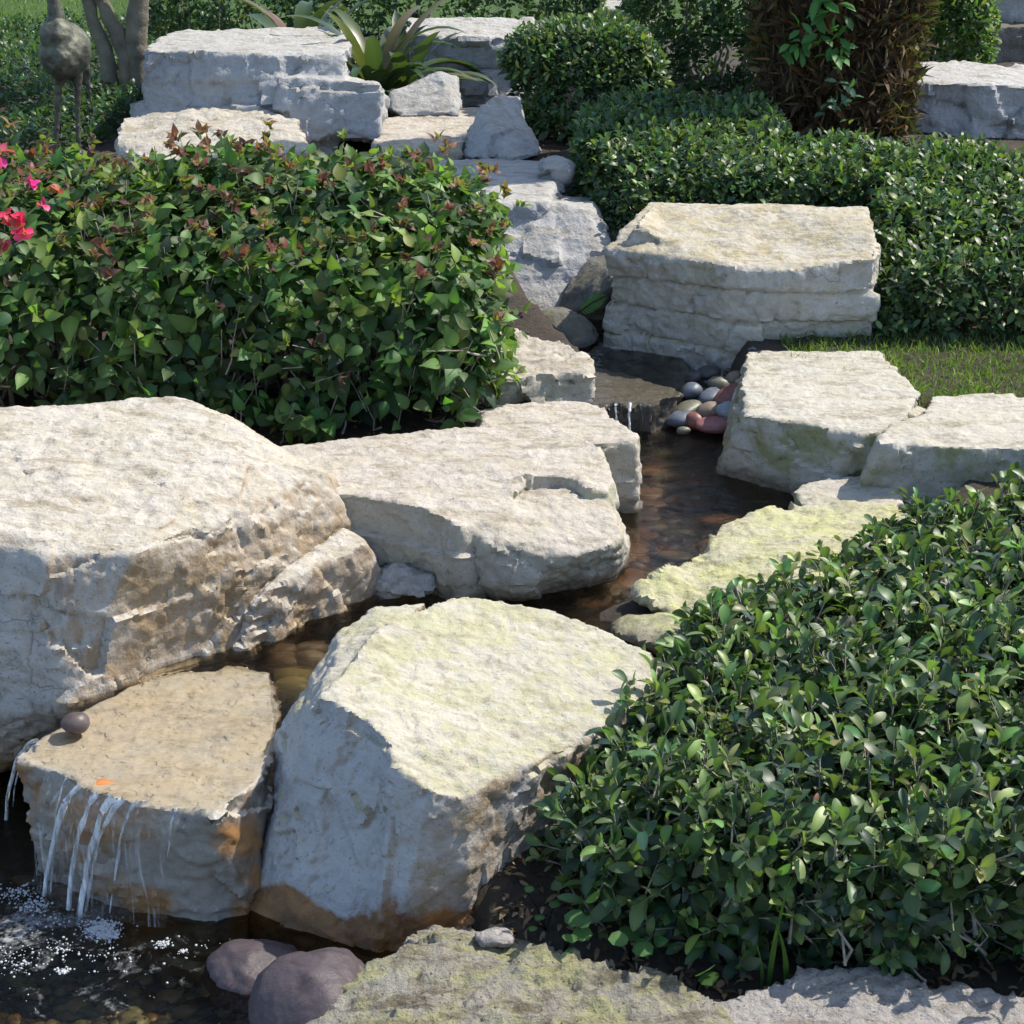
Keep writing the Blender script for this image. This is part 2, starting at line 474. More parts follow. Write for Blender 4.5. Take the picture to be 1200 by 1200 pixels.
m, nt = mat_new('soil'); N = NT(nt)
geo = N.n('NewGeometry'); pos = geo.outputs['Position']
c = N.mix(N.remap(N.noise(pos, 30, 8, .7), .3, .7), (.018, .013, .009), (.075, .055, .038))
c = N.mix(N.remap(N.noise(pos, 7, 5, .6), .5, .7), c, (.05, .042, .022))
bp = N.n('Bump', i_Strength=.8, i_Distance=.02); N.l(N.noise(pos, 60, 8, .75), bp.inputs['Height'])
bs = N.n('BsdfPrincipled', i_Roughness=.9); N.l(c, bs.inputs['Base Color']); N.l(bp.outputs[0], bs.inputs['Normal'])
N.l(bs.outputs[0], N.n('OutputMaterial').inputs[0])
SOIL = m
tag(link('ground', grid_mesh('ground', axis(-3.2, 3.2, .04, 300), axis(.6, 9.0, .04, 300), ground_z), SOIL), kind='structure')
LAWN = simple('lawn', (.055, .10, .022), .9, .35, 40, .8, .2, dist=.02)
tag(link('lawn', grid_mesh('lawn', np.concatenate([np.linspace(-60, -8, 14), np.linspace(-7, 7, 40), np.linspace(8, 60, 14)]),
    np.concatenate([np.linspace(10.6, 20, 40), np.linspace(21, 120, 30)]), lambda x, y: ground_z(x, y) + .02), LAWN), kind='structure')

def sheet(name, pts, z, mat, step=.03):
    pts = np.array([(p.x, p.y) for p in pts])
    xs = np.arange(pts[:, 0].min(), pts[:, 0].max() + step, step); ys = np.arange(pts[:, 1].min(), pts[:, 1].max() + step, step)
    bm = bmesh.new()
    bm.faces.new([bm.verts.new((x, y, z)) for x, y in pts])
    bmesh.ops.triangulate(bm, faces=bm.faces[:])
    bmesh.ops.recalc_face_normals(bm, faces=bm.faces[:])
    for f in bm.faces:
        if f.normal.z < 0: f.normal_flip()
    me = bpy.data.meshes.new(name); bm.to_mesh(me); bm.free()
    o = link(name, me, mat)
    return tag(o, kind='structure')
fp = PZ(60, 1085, 0)
W_LOW = water_material('pond_water', (.68, .64, .48), .45, (fp.x, fp.y, .55))
W_MID = water_material('stream_water', (.80, .74, .62), .55, refr=.55)
W_UPP = water_material('upper_water', (.80, .77, .70), .5)
sheet('pond', [Vector((-2.6, 1.3, 0)), Vector((.05, 1.3, 0)), Vector((.05, 2.35, 0)), PZ(470, 1090, 0), PZ(470, 980, 0), PZ(300, 1000, 0), PZ(40, 880, 0), PZ(-60, 850, 0), Vector((-2.6, 3.0, 0))], 0.0, W_LOW)
W_FILM = water_material('film_water', (.96, .94, .89), .5, dist=.014)
sheet('ledge_water', [PZ(x, y, MID) for x, y in ((30, 884), (72, 906), (104, 925), (152, 938), (200, 946), (248, 950), (300, 915), (322, 860), (326, 842), (320, 784), (270, 776), (165, 794), (70, 818))], MID, W_FILM)
sheet('stream', [PZ(x, y, MID) for x, y in ((322, 860), (480, 850), (620, 790), (760, 760), (860, 700), (960, 650), (1040, 620), (1040, 560), (960, 530),
      (880, 495), (790, 478), (700, 478), (690, 520), (640, 590), (560, 640), (420, 640), (330, 690), (200, 740), (70, 818), (165, 794), (270, 776), (320, 784), (326, 842))], MID, W_MID)
sheet('upper_stream', [PZ(x, y, UPP) for x, y in ((690, 474), (740, 475), (788, 471), (812, 440), (790, 400), (740, 350), (650, 350), (600, 390), (600, 440), (650, 470))], UPP, W_UPP)

# ------------------------------------------------------------------ rocks
LS = dict(
    pale=limestone('limestone_pale', base=(.43, .41, .38), dark=(.25, .21, .17), top=(.64, .59, .51), moss=(.36, .31, .17), moss_amt=.30, fleck=.6, brown=(.95, -.30, (.26, .185, .105), .95), stain=(.02, .14, (.30, .17, .06)), grime=.75, speck=.6),
    ledge=limestone('limestone_ledge', base=(.25, .24, .22), dark=(.13, .10, .07), top=(.55, .52, .46), moss=(.47, .41, .31), moss_amt=.7, fleck=.35, algae=(.29, .145, .045), algae_amt=.9, grime=.4, rough=.3, speck=.2, bump=.3, brown=(1.0, .1, (.06, .045, .03), .95)),  # brown here: wet dark right side, deepened to paint the front boulder's shadow
    front=limestone('limestone_front', base=(.42, .43, .44), dark=(.26, .26, .26), top=(.58, .54, .43), moss=(.40, .39, .20), moss_amt=.6, fleck=.4, brown=(.80, -.60, (.24, .17, .09), .9), stain=(.060, .078, (.36, .17, .045)), speck=.5, grime=.3),
    warm=limestone('limestone_warm', base=(.40, .37, .31), dark=(.23, .20, .14), top=(.62, .56, .49), moss=(.38, .33, .20), moss_amt=.35, algae=(.28, .27, .14), algae_amt=.35, speck=.5, wet=.262),
    green=limestone('limestone_green', base=(.37, .36, .32), dark=(.24, .23, .18), top=(.62, .58, .50), moss=(.46, .42, .30), moss_amt=.4, algae=(.20, .21, .085), algae_amt=.8, speck=.5, grime=.3, wet=.262),
    mossy=limestone('limestone_mossy', base=(.44, .42, .30), dark=(.25, .24, .14), top=(.56, .53, .36), moss=(.48, .48, .20), moss_amt=.7, algae=(.30, .31, .13), algae_amt=.6, speck=.6, wet=.262),
    block=limestone('limestone_block', base=(.45, .44, .42), dark=(.27, .25, .21), top=(.58, .53, .43), moss=(.40, .33, .16), moss_amt=.6, algae=(.32, .29, .18), algae_amt=.35, speck=.35, grime=.35),
    grey=limestone('limestone_grey', base=(.38, .385, .39), dark=(.22, .22, .22), top=(.54, .53, .51), moss=(.34, .30, .22), moss_amt=.4, speck=.4, grime=.4),
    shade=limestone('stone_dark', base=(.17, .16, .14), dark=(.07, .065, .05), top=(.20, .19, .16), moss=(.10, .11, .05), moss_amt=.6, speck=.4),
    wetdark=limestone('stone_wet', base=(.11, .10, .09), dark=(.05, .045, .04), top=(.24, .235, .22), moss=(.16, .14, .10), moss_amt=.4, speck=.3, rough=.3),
    rough=limestone('limestone_rough', base=(.40, .37, .32), dark=(.18, .16, .13), top=(.46, .43, .36), moss=(.42, .42, .16), moss_amt=.65, fleck=1.0, speck=1.0, grime=.9, bump=1.0),
    granular=limestone('limestone_granular', base=(.46, .43, .40), dark=(.27, .25, .22), top=(.62, .58, .55), moss=(.52, .48, .42), moss_amt=.4, speck=.8, grime=.3, bump=1.0),
    purple=limestone('stone_purple', base=(.085, .066, .074), dark=(.045, .037, .04), top=(.098, .078, .086), moss=(.075, .063, .068), moss_amt=.3, speck=.5, rough=.42, grime=.3, bump=.25),
)
GR = 'limestone rocks along the stream'
def rock(name, label, chunks, mat, seed, vox=.011, cat='rock', **kw):
    me = solid(chunks, vox)
    weather(me, seed, **kw)
    loc = rebase(me)
    return tag(link(name, me, LS[mat], loc=loc), label, cat, GR)
def slab(top, basez, out=0.0, base=None, lean=0.0):
    """prism from a ring of top points; the base ring follows it unless given point by point"""
    t = [Vector(p) for p in top]
    cx = sum((p.x for p in t)) / len(t); cy = sum((p.y for p in t)) / len(t)
    b = []
    for i, p in enumerate(t):
        if base and base.get(i) is not None: b.append(Vector(base[i])); continue
        d = Vector((p.x - cx, p.y - cy, 0)); d.normalize()
        b.append(Vector((p.x, p.y, basez)) + d * out)
    low = [Vector((cx + (p.x - cx) * .92, cy + (p.y - cy) * .92, min(q.z for q in b) - .10)) for p in b]
    return ('prism', [low, b, t])

# big boulder at left
T = PZ
rock('boulder', 'huge pale boulder with broad sunlit top left of the ledge waterfall', [
    ('hull', [T(-160, 600, .60), PY(62, 652, 3.15), PY(158, 645, 3.17), PY(260, 622, 3.37), PY(330, 600, 3.50), PY(388, 590, 3.60), T(378, 556, .52), T(300, 519, .59), T(245, 479, .63), T(213, 466, .64), T(150, 469, .645), T(60, 479, .645), T(-160, 500, .65),
              T(82, 826, .24), T(84, 850, .12), T(0, 905, .0), T(-200, 930, -.05), T(250, 774, .23), T(405, 716, .23), T(250, 790, .15), T(405, 730, .15), (-.25, 3.95, .1), (-1.5, 4.05, .1), (-1.75, 3.2, -.05), (-.38, 3.85, .4), (-1.6, 4.05, .5)]),
    ('hull', [T(310, 690, .37), T(400, 622, .41), T(425, 636, .39), T(446, 664, .32), T(444, 704, .23), T(330, 748, .24), T(275, 768, .24), T(444, 720, .14), T(275, 785, .14), T(300, 700, .14), T(430, 640, .14), T(300, 700, .36)])],
    'pale', 1, .0072, facet=.020, fsize=.20, strata=.006, layer=.13, rough=.009, flake=.006, step=.005)
# ledge slab with the waterfall
ledge_top = [(20, 888), (42, 868), (112, 826), (165, 800), (270, 780), (316, 788), (322, 845), (304, 912), (252, 952), (200, 947), (152, 939), (104, 926), (70, 906)]
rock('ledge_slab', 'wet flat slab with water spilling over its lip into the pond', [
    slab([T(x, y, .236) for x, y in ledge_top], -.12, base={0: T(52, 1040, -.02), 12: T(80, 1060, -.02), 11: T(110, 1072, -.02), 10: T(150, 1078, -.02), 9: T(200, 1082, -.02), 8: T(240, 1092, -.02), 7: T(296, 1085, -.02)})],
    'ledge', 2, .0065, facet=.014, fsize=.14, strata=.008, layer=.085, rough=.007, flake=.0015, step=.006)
# front boulder
ft = [(372, 816, .42), (404, 790, .42), (420, 762, .42), (444, 734, .418), (540, 698, .40), (640, 716, .37), (722, 746, .34), (780, 776, .318), (745, 826, .305), (690, 862, .30), (630, 893, .297), (545, 936, .293), (505, 928, .32), (464, 893, .36), (456, 868, .375), (430, 846, .39), (400, 827, .412)]
fb = {0: T(289, 1080, -.03), 1: T(300, 985, -.02), 2: T(345, 880, -.02), 16: T(350, 1108, -.03), 15: T(400, 1124, -.03), 14: T(438, 1132, -.03), 13: T(455, 1130, -.03), 12: T(500, 1126, -.03), 11: T(552, 1110, -.02), 10: T(625, 1050, .0), 9: T(690, 985, .05), 8: T(740, 940, .05)}
rock('boulder', 'angular boulder with yellow-green top and blue-grey face beside the waterfall ledge', [
    slab([T(*p) for p in ft], -.05, base=fb), ('hull', [T(388, 772, .37), T(402, 736, .38), T(436, 717, .385), T(500, 706, .38), T(444, 737, .405), T(404, 793, .405), T(374, 819, .40), T(334, 850, .27), T(308, 935, .14), T(291, 1050, .01), T(350, 880, -.03), T(420, 800, -.03), T(480, 800, -.03), T(330, 1000, -.03)])], 'front', 3, .0062, facet=.012, fsize=.22, strata=.0, layer=.16, rough=.010, flake=.005, step=.0025)
# long rock between the big boulder and the pool
def down(pts, z): return [Vector((p.x, p.y, z)) for p in pts]
ta = [T(290, 527, .475), T(400, 513, .485), T(550, 501, .49), T(655, 501, .485), T(694, 528, .475), T(718, 562, .455), T(712, 578, .442), T(688, 574, .45), T(668, 559, .462), T(612, 557, .468), T(598, 577, .455), T(602, 598, .436), T(566, 612, .432), T(540, 614, .442), T(500, 598, .455), T(435, 584, .46), T(370, 578, .465)]
tb = [T(430, 590, .443), T(505, 597, .446), T(548, 621, .42), T(590, 655, .355), T(612, 697, .275), T(640, 656, .364), T(680, 653, .368), T(726, 635, .374), T(722, 600, .412), T(700, 578, .425), T(690, 572, .425), T(600, 590, .432), T(560, 610, .432)]
rock('stream_rock', 'long cream rock stepping down to the pool with a sunlit shelf', [
    slab(ta, .18), ('hull', tb + [T(445, 690, .17), T(500, 698, .17), T(612, 718, .17), T(700, 702, .17), T(725, 680, .17), T(735, 640, .17), T(600, 600, .16), T(450, 640, .16)])],
    'warm', 4, .007, facet=.014, fsize=.18, strata=.010, layer=.075, rough=.007, flake=.005, step=.007)
rock('gap_stone', 'small rough grey stone in the gap between the huge boulder and the stepped rock', [('hull', [T(442, 672, .30), T(465, 660, .33), T(495, 672, .31), T(508, 690, .27), T(480, 700, .26), T(445, 702, .25), T(440, 710, .18), T(510, 705, .18), T(470, 650, .18), T(510, 670, .18)])], 'grey', 34, .008, facet=.012, fsize=.07, rough=.007)
tc = [T(560, 480, .45), T(640, 470, .455), T(690, 470, .455), T(715, 484, .45), T(752, 512, .44), T(748, 520, .438), T(690, 520, .435), T(620, 530, .435), T(560, 530, .44)]
rock('stream_rock', 'squared cream block at the pool edge behind the long stepped rock', [slab(tc, .16)], 'warm', 5, .010, facet=.014, fsize=.16, strata=.006, layer=.1, rough=.006, flake=.004)
td = [T(530, 430, .50), T(560, 392, .53), T(600, 388, .535), T(655, 402, .525), T(690, 425, .50), T(693, 436, .49), T(640, 440, .485), T(560, 446, .485)]
rock('stream_rock', 'rough pale rock under the end of the flowering hedge', [slab(td, .30, .02)], 'warm', 6, .010, facet=.03, fsize=.1, strata=.010, layer=.06, rough=.012, flake=.006)
te = [T(640, 474, .335), T(700, 474, .337), T(766, 473, .336), T(790, 466, .335), T(792, 455, .336), T(740, 437, .338), T(690, 428, .338), T(630, 428, .338)]
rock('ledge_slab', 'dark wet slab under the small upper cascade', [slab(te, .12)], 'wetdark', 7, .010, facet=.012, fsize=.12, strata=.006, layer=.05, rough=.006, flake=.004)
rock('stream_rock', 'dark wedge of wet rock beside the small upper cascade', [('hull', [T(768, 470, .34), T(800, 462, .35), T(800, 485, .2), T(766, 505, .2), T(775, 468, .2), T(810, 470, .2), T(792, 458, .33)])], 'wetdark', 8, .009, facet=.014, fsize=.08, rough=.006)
# cracked block
tg = [PY(712, 292, 5.22), PY(760, 300, 5.14), PY(850, 312, 5.03), PY(930, 318, 4.99), PY(1024, 300, 5.03), T(1026, 262, .72), T(1018, 241, .74), T(900, 240, .745), T(762, 238, .745), T(735, 262, .73)]
bgx = {0: T(712, 405, .345), 1: T(765, 412, .345), 2: T(855, 430, .345), 3: T(930, 422, .36), 4: T(1022, 418, .37)}
cap = [PY(722, 286, 5.22), PY(790, 290, 5.18), PY(860, 300, 5.10), PY(885, 310, 5.07), PY(945, 312, 5.05), PY(1022, 295, 5.08), T(1020, 262, .745), T(1015, 243, .755), T(900, 242, .76), T(765, 240, .76), T(745, 262, .75)]
rock('cracked_block', 'broad layered limestone block with cracked face before the clipped hedge', [
    slab(tg, .30, base=bgx), slab(cap, .60)], 'block', 9, .008, facet=.012, fsize=.22, strata=.012, layer=.10, rough=.006, flake=.005, cracks=.009, step=.007)
# slabs right of the pool
th = [T(871, 487, .435), T(1010, 508, .43), T(1035, 508, .432), T(1060, 490, .435), T(1082, 462, .44), T(1045, 428, .445), T(1030, 413, .445), T(875, 411, .448), T(872, 440, .445)]
bh = {0: T(833, 572, .20), 1: T(950, 604, .20), 8: T(838, 560, .18), 7: T(850, 500, .2)}
rock('flat_slab', 'flat-topped slab with green-stained face overhanging the pool', [slab(th, .2, base=bh)], 'green', 10, .008, facet=.016, fsize=.2, strata=.008, layer=.1, rough=.006, flake=.004)
ti = [PY(1035, 520, 4.08), PY(1100, 524, 4.05), PY(1210, 527, 4.03), PY(1400, 530, 4.0), T(1400, 470, .45), T(1200, 464, .452), T(1092, 463, .45), T(1082, 486, .448), T(1042, 496, .445)]
tj = [T(932, 578, .305), T(950, 567, .31), T(1000, 562, .315), T(1040, 560, .32), T(1060, 590, .31), T(1000, 596, .30), T(940, 594, .295)]
rock('flat_slab', 'pale flat slab with low step at its end beside the grass patch', [slab(ti, .18, base={0: PY(1006, 580, 4.1)}), slab(tj, .15)], 'green', 11, .008, facet=.014, fsize=.2, strata=.006, layer=.12, rough=.006, flake=.004)
# mossy rock
tk = [T(752, 690, .305), T(775, 672, .325), T(830, 640, .335), T(842, 616, .335), T(880, 602, .34), T(960, 590, .345), T(1050, 594, .34), T(1090, 620, .33), T(1000, 690, .33), T(900, 740, .325), T(820, 745, .30), T(790, 735, .27)]
rock('mossy_rock', 'low rock with bright yellow-green mossy top tucked under the hedge', [slab(tk, .12, base={0: T(748, 730, .2), 11: T(785, 760, .2)})], 'mossy', 12, .0075, facet=.022, fsize=.13, strata=.010, layer=.05, rough=.008, flake=.009)
rock('mossy_rock', 'small low greenish stone at the pool rim below the mossy rock', [('hull', [T(712, 740, .262), T(740, 724, .28), T(780, 722, .29), T(800, 745, .285), T(800, 765, .265), T(720, 750, .2), T(810, 775, .18), T(740, 720, .18), T(820, 720, .18)])], 'mossy', 13, .009, facet=.01, fsize=.08, rough=.006)
# foreground rocks
tl = [T(330, 1215, .06), T(372, 1180, .10), T(440, 1128, .125), T(500, 1112, .13), T(590, 1120, .14), T(690, 1122, .14), T(735, 1142, .14), T(800, 1160, .14), T(850, 1185, .135), T(900, 1260, .13), T(560, 1300, .12), T(330, 1290, .05)]
rock('foreground_rock', 'rough lichen-spotted rock at the foot of the angular boulder', [slab(tl, -.1, .03), ('hull', [T(470, 1122, .13), T(520, 1098, .12), T(570, 1102, .11), T(640, 1120, .11), T(640, 1150, .11), T(500, 1160, .05), T(520, 1090, .0), T(640, 1100, .0)])], 'rough', 14, .0065, facet=.024, fsize=.13, strata=.005, rough=.014, flake=.010)
tm_ = [T(790, 1178, .12), T(850, 1172, .128), T(905, 1160, .135), T(960, 1141, .14), T(1030, 1143, .14), T(1085, 1156, .14), T(1130, 1154, .14), T(1200, 1168, .14), T(1330, 1165, .14), T(1330, 1330, .13), T(800, 1330, .12)]
rock('foreground_rock', 'pale granular rock along the front of the glossy hedge', [slab(tm_, -.05, .02)], 'granular', 15, .0065, facet=.012, fsize=.1, strata=.004, rough=.012, flake=.004)
# rounded boulders in the pond
def cobble(cx, cy, cz, rx, ry, rz, seed, n=130, rot=0.0):
    g = np.random.default_rng(seed); pts = []
    for i in range(n):
        t = math.acos(1 - 2 * (i + .5) / n); a = i * 2.399963
        k = 1 + .04 * (g.random() - .5) + .07 * math.sin(3 * a + seed) * math.sin(2 * t)
        x, y, z = rx * k * math.sin(t) * math.cos(a), ry * k * math.sin(t) * math.sin(a), rz * k * math.cos(t)
        pts.append((cx + x * math.cos(rot) - y * math.sin(rot), cy + x * math.sin(rot) + y * math.cos(rot), cz + z))
    return ('hull', pts)
p = T(372, 1160, .06)
rock('river_boulder', 'smooth purplish river boulder in front of the angular boulder', [cobble(p.x, p.y - .02, .02, (.11), .115, .115, 5)], 'purple', 16, .006, facet=.006, fsize=.16, strata=0, rough=.003, flake=0)
p = T(292, 1140, .0)
rock('river_boulder', 'dark wet river boulder half sunk in the pond', [cobble(p.x, p.y + .02, -.02, .085, .075, .06, 6)], 'purple', 17, .007, facet=.006, fsize=.09, strata=0, rough=.003, flake=0)
# chute and stones up the slope
rock('chute_rock', 'smooth bluish slab sloping down in the shade behind the flowering hedge', [
    ('hull', [PY(530, 242, 5.98), PY(640, 240, 5.97), PY(690, 246, 5.95), PY(716, 280, 5.88), PY(702, 300, 5.80), PY(664, 340, 5.72), PY(645, 375, 5.66), PY(575, 398, 5.60), PY(530, 330, 5.75), (.28, 5.9, .2), (.1, 5.6, .2), (-.3, 5.6, .2), (-.3, 6.4, .2), (.35, 6.4, .2), (.3, 6.4, .6), (-.3, 6.4, .62)])],
    'grey', 19, .012, facet=.03, fsize=.2, strata=.012, layer=.07, rough=.007, flake=.008)
rock('flat_slab', 'pale sunlit slab at the head of the sloping chute', [slab([T(480, 190, .68), T(560, 186, .685), T(640, 188, .685), T(652, 215, .675), T(640, 238, .665), T(540, 240, .665), T(470, 235, .67)], .5, .02)], 'grey', 20, .012, facet=.012, fsize=.2, strata=.006, rough=.005, flake=.004)
rock('small_stone', 'small white stone tucked under the clipped hedge end', [cobble(T(652, 200, .7).x, T(652, 200, .7).y, .70, (.06), .06, .055, 9)], 'grey', 21, .010, facet=.035, fsize=.07, strata=0, rough=.004, flake=0)
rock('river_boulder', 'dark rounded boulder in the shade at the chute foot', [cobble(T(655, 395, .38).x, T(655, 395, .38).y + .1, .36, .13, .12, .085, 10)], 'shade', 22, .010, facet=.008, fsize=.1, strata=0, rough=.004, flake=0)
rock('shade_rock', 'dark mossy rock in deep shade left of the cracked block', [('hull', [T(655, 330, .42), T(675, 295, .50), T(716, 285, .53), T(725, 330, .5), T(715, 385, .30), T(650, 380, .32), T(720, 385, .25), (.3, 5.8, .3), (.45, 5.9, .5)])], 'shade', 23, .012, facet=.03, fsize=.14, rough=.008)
# rocks at the back
tn = [PY(172, 60, 7.2), PY(250, 62, 7.12), PY(330, 64, 7.1), PY(405, 62, 7.15), PY(408, 40, 7.9), PY(385, 33, 8.0), PY(215, 36, 8.0), PY(186, 44, 7.7)]
rock('boulder', 'big bluish-grey boulder with a flat top behind the flowering hedge', [
    ('prism', [[Vector((q.x * (1.06 if i < 4 else 1.02), q.y - (.12 if i < 4 else 0), .62)) for i, q in enumerate(tn)], tn]),
    ('hull', [PY(330, 90, 7.02), PY(448, 98, 7.0), PY(452, 105, 7.3), PY(400, 90, 7.5), PY(330, 165, 6.95), PY(448, 165, 6.95), PY(452, 165, 7.4), PY(340, 165, 7.4)])],
    'grey', 24, .013, facet=.03, fsize=.22, strata=.018, layer=.10, rough=.006, flake=.006)
rock('flat_rock', 'low sunlit rock shelf at the foot of the big bluish-grey boulder', [slab([T(135, 168, .74), T(150, 140, .79), T(230, 128, .82), T(300, 126, .82), T(350, 142, .80), T(360, 175, .74), T(300, 190, .72), T(180, 190, .72)], .58, .03)], 'pale', 25, .013, facet=.03, fsize=.13, strata=.010, rough=.010, flake=.010)
rock('flat_rock', 'tan flat rock carrying a rounded grey boulder', [slab([T(440, 168, .73), T(450, 140, .755), T(520, 126, .765), T(575, 128, .76), T(575, 150, .74), T(530, 168, .73), T(480, 182, .71)], .56, .03)], 'warm', 26, .013, facet=.02, fsize=.15, strata=.012, rough=.007, flake=.006)
rock('rounded_boulder', 'rounded grey boulder on the tan flat rock', [('hull', [PY(456, 125, 7.3), PY(458, 108, 7.35), PY(490, 100, 7.4), PY(515, 84, 7.45), PY(532, 92, 7.45), PY(541, 120, 7.35), PY(535, 134, 7.25), PY(470, 137, 7.25), (PY(470, 137, 7.6)), PY(530, 130, 7.7), PY(500, 90, 7.65), PY(530, 90, 7.65)])], 'grey', 27, .011, facet=.014, fsize=.1, strata=.003, rough=.005, flake=.003)
rock('tilted_stone', 'tilted grey stone with ridged face beside the round clipped shrub', [('hull', [PY(548, 182, 6.75), PY(560, 130, 6.85), PY(580, 112, 6.95), PY(604, 113, 7.0), PY(622, 150, 6.9), PY(632, 180, 6.8), PY(600, 188, 6.7), PY(550, 186, 7.1), PY(630, 180, 7.2), PY(590, 120, 7.15)])], 'grey', 28, .011, facet=.02, fsize=.12, strata=.004, rough=.006, flake=.003)
rock('boulder', 'weathered grey boulder with dark crevices behind the strap-leaved plant', [slab([PY(478, 38, 8.1), PY(520, 44, 8.05), PY(580, 45, 8.05), PY(622, 40, 8.1), PY(622, 22, 8.8), PY(540, 20, 8.9), PY(480, 22, 8.8)], .6, .03)], 'grey', 29, .014, facet=.05, fsize=.2, strata=.02, layer=.12, rough=.012, flake=.008, cracks=.015)
rock('boulder', 'grey-faced boulder with bright top right of the palm trunk', [slab([PY(1056, 96, 7.5), PY(1100, 98, 7.42), PY(1150, 97, 7.4), PY(1210, 102, 7.4), PY(1330, 105, 7.4), PY(1330, 78, 8.1), PY(1200, 77, 8.1), PY(1110, 74, 8.2), PY(1062, 74, 8.1)], .55, .02)], 'grey', 30, .014, facet=.05, fsize=.22, strata=.01, rough=.008, flake=.006)
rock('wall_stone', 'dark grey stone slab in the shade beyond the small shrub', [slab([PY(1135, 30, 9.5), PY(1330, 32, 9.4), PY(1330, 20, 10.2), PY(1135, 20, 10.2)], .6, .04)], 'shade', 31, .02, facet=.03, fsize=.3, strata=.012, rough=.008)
rock('wall_stone', 'upper grey stone slab stacked on the dark slab beyond the small shrub', [('prism', [[PY(1140, 26, 9.7), PY(1330, 28, 9.6), Vector((3.9, 10.4, PY(1140, 26, 9.7).z)), Vector((2.9, 10.4, PY(1140, 26, 9.7).z))], [PY(1140, -30, 9.7), PY(1330, -30, 9.6), Vector((3.9, 10.4, PY(1140, -30, 9.7).z)), Vector((2.9, 10.4, PY(1140, -30, 9.7).z))]])], 'grey', 32, .02, facet=.03, fsize=.3, strata=.012, rough=.008)
rock('boulder', 'far pale boulder just showing between clipped shrubs', [slab([PY(690, 12, 9.3), PY(745, 12, 9.3), PY(745, -10, 9.8), PY(690, -10, 9.8)], .6, .05)], 'grey', 33, .018, facet=.03, fsize=.2, strata=.01, rough=.008)

# pebbles ---------------------------------------------------------------
PEB = tinted('pebble_stone', .45, .45, .15, 70)
def pebble_mesh(seed, col, sub=3):
    bm = bmesh.new(); bmesh.ops.create_icosphere(bm, subdivisions=sub, radius=1.0)
    me = bpy.data.meshes.new('pebble'); bm.to_mesh(me); bm.free()
    q = get_co(me)
    q = q * (1 + .16 * vnoise(q * .9 + seed * 5.1, seed) + .05 * vnoise(q * 2.2 + seed, seed + 1))[:, None]
    me.vertices.foreach_set('co', q.astype(np.float32).ravel())
    me.polygons.foreach_set('use_smooth', np.ones(len(me.polygons), bool))
    at = me.color_attributes.new('tint', 'FLOAT_COLOR', 'POINT')
    cc = np.ones((len(q), 4), np.float32); cc[:, :3] = np.array(col) * (1 + .18 * vnoise(q * 1.7 + seed, seed + 2))[:, None]
    at.data.foreach_set('color', cc.ravel()); me.materials.append(PEB); me.update()
    return me
BLUE, RED, TAN, OLV, PBL, DRK, PNK = (.12, .14, .18), (.24, .095, .085), (.22, .17, .13), (.15, .15, .11), (.30, .35, .42), (.06, .06, .06), (.30, .13, .13)
pebs = [  # px, py, z, half length px, half height px, colour, rotation, words
    (810, 458, .37, 13, 10, BLUE, .3, 'slate-blue pebble at the top of the pile by the flat slab'), (833, 465, .36, 16, 8, BLUE, .5, 'long slate-grey pebble against the largest red stone'), (858, 464, .385, 26, 12, RED, .45, 'largest dull red stone of the pile, against the flat slab'),
    (843, 450, .40, 14, 9, OLV, .0, 'olive pebble in the shade above the red stones'), (806, 478, .33, 17, 6, OLV, .35, 'flat pale olive pebble lying on the pile'), (831, 481, .34, 15, 10, TAN, .3, 'brown pebble between the pale blue and the flat olive ones'),
    (853, 481, .35, 14, 10, PBL, .0, 'pale blue rounded pebble below the largest red stone'), (797, 491, .29, 18, 9, BLUE, .2, 'blue-grey pebble at the water edge of the pile'), (815, 494, .29, 13, 10, RED, -.2, 'dark red pebble at the water edge beside the pink one'),
    (838, 498, .29, 24, 9, PNK, .05, 'long pink pebble at the water edge'), (801, 505, .26, 8, 5, OLV, .0, 'tiny olive pebble in the water at the pile foot'), (832, 437, .42, 14, 8, DRK, .0, 'dark pebble deep under the cracked block'), (812, 443, .40, 12, 8, DRK, .4, 'dark pebble under the cracked block lip, above the slate-blue one'), (862, 444, .42, 12, 9, TAN, .0, 'brown pebble wedged under the flat slab corner')]
for i, (px, py, z, a, b, col, rot, lab) in enumerate(pebs):
    z = .25 + (z - .25) * .55; q = PZ(px, py, z); s = q.length_squared ** .5
    sc = (q - Vector((0, 0, CAM_H))).length / 2000.0
    o = link('pebble', pebble_mesh(i + 3, col), loc=q)
    o.scale = (a * sc * 1.05, a * sc * .8, b * sc * 1.02); o.rotation_euler = (0, -rot * .6, rot * 1.5)
    tag(o, lab, 'pebble', 'river pebbles piled beside the cascade')
g = np.random.default_rng(5)
heap_v, heap_f = [], []
bmx = bmesh.new(); bmesh.ops.create_icosphere(bmx, subdivisions=2, radius=1.0)
ico_v = np.array([v.co[:] for v in bmx.verts]); ico_f = np.array([[v.index for v in f.verts] for f in bmx.faces]); bmx.free()
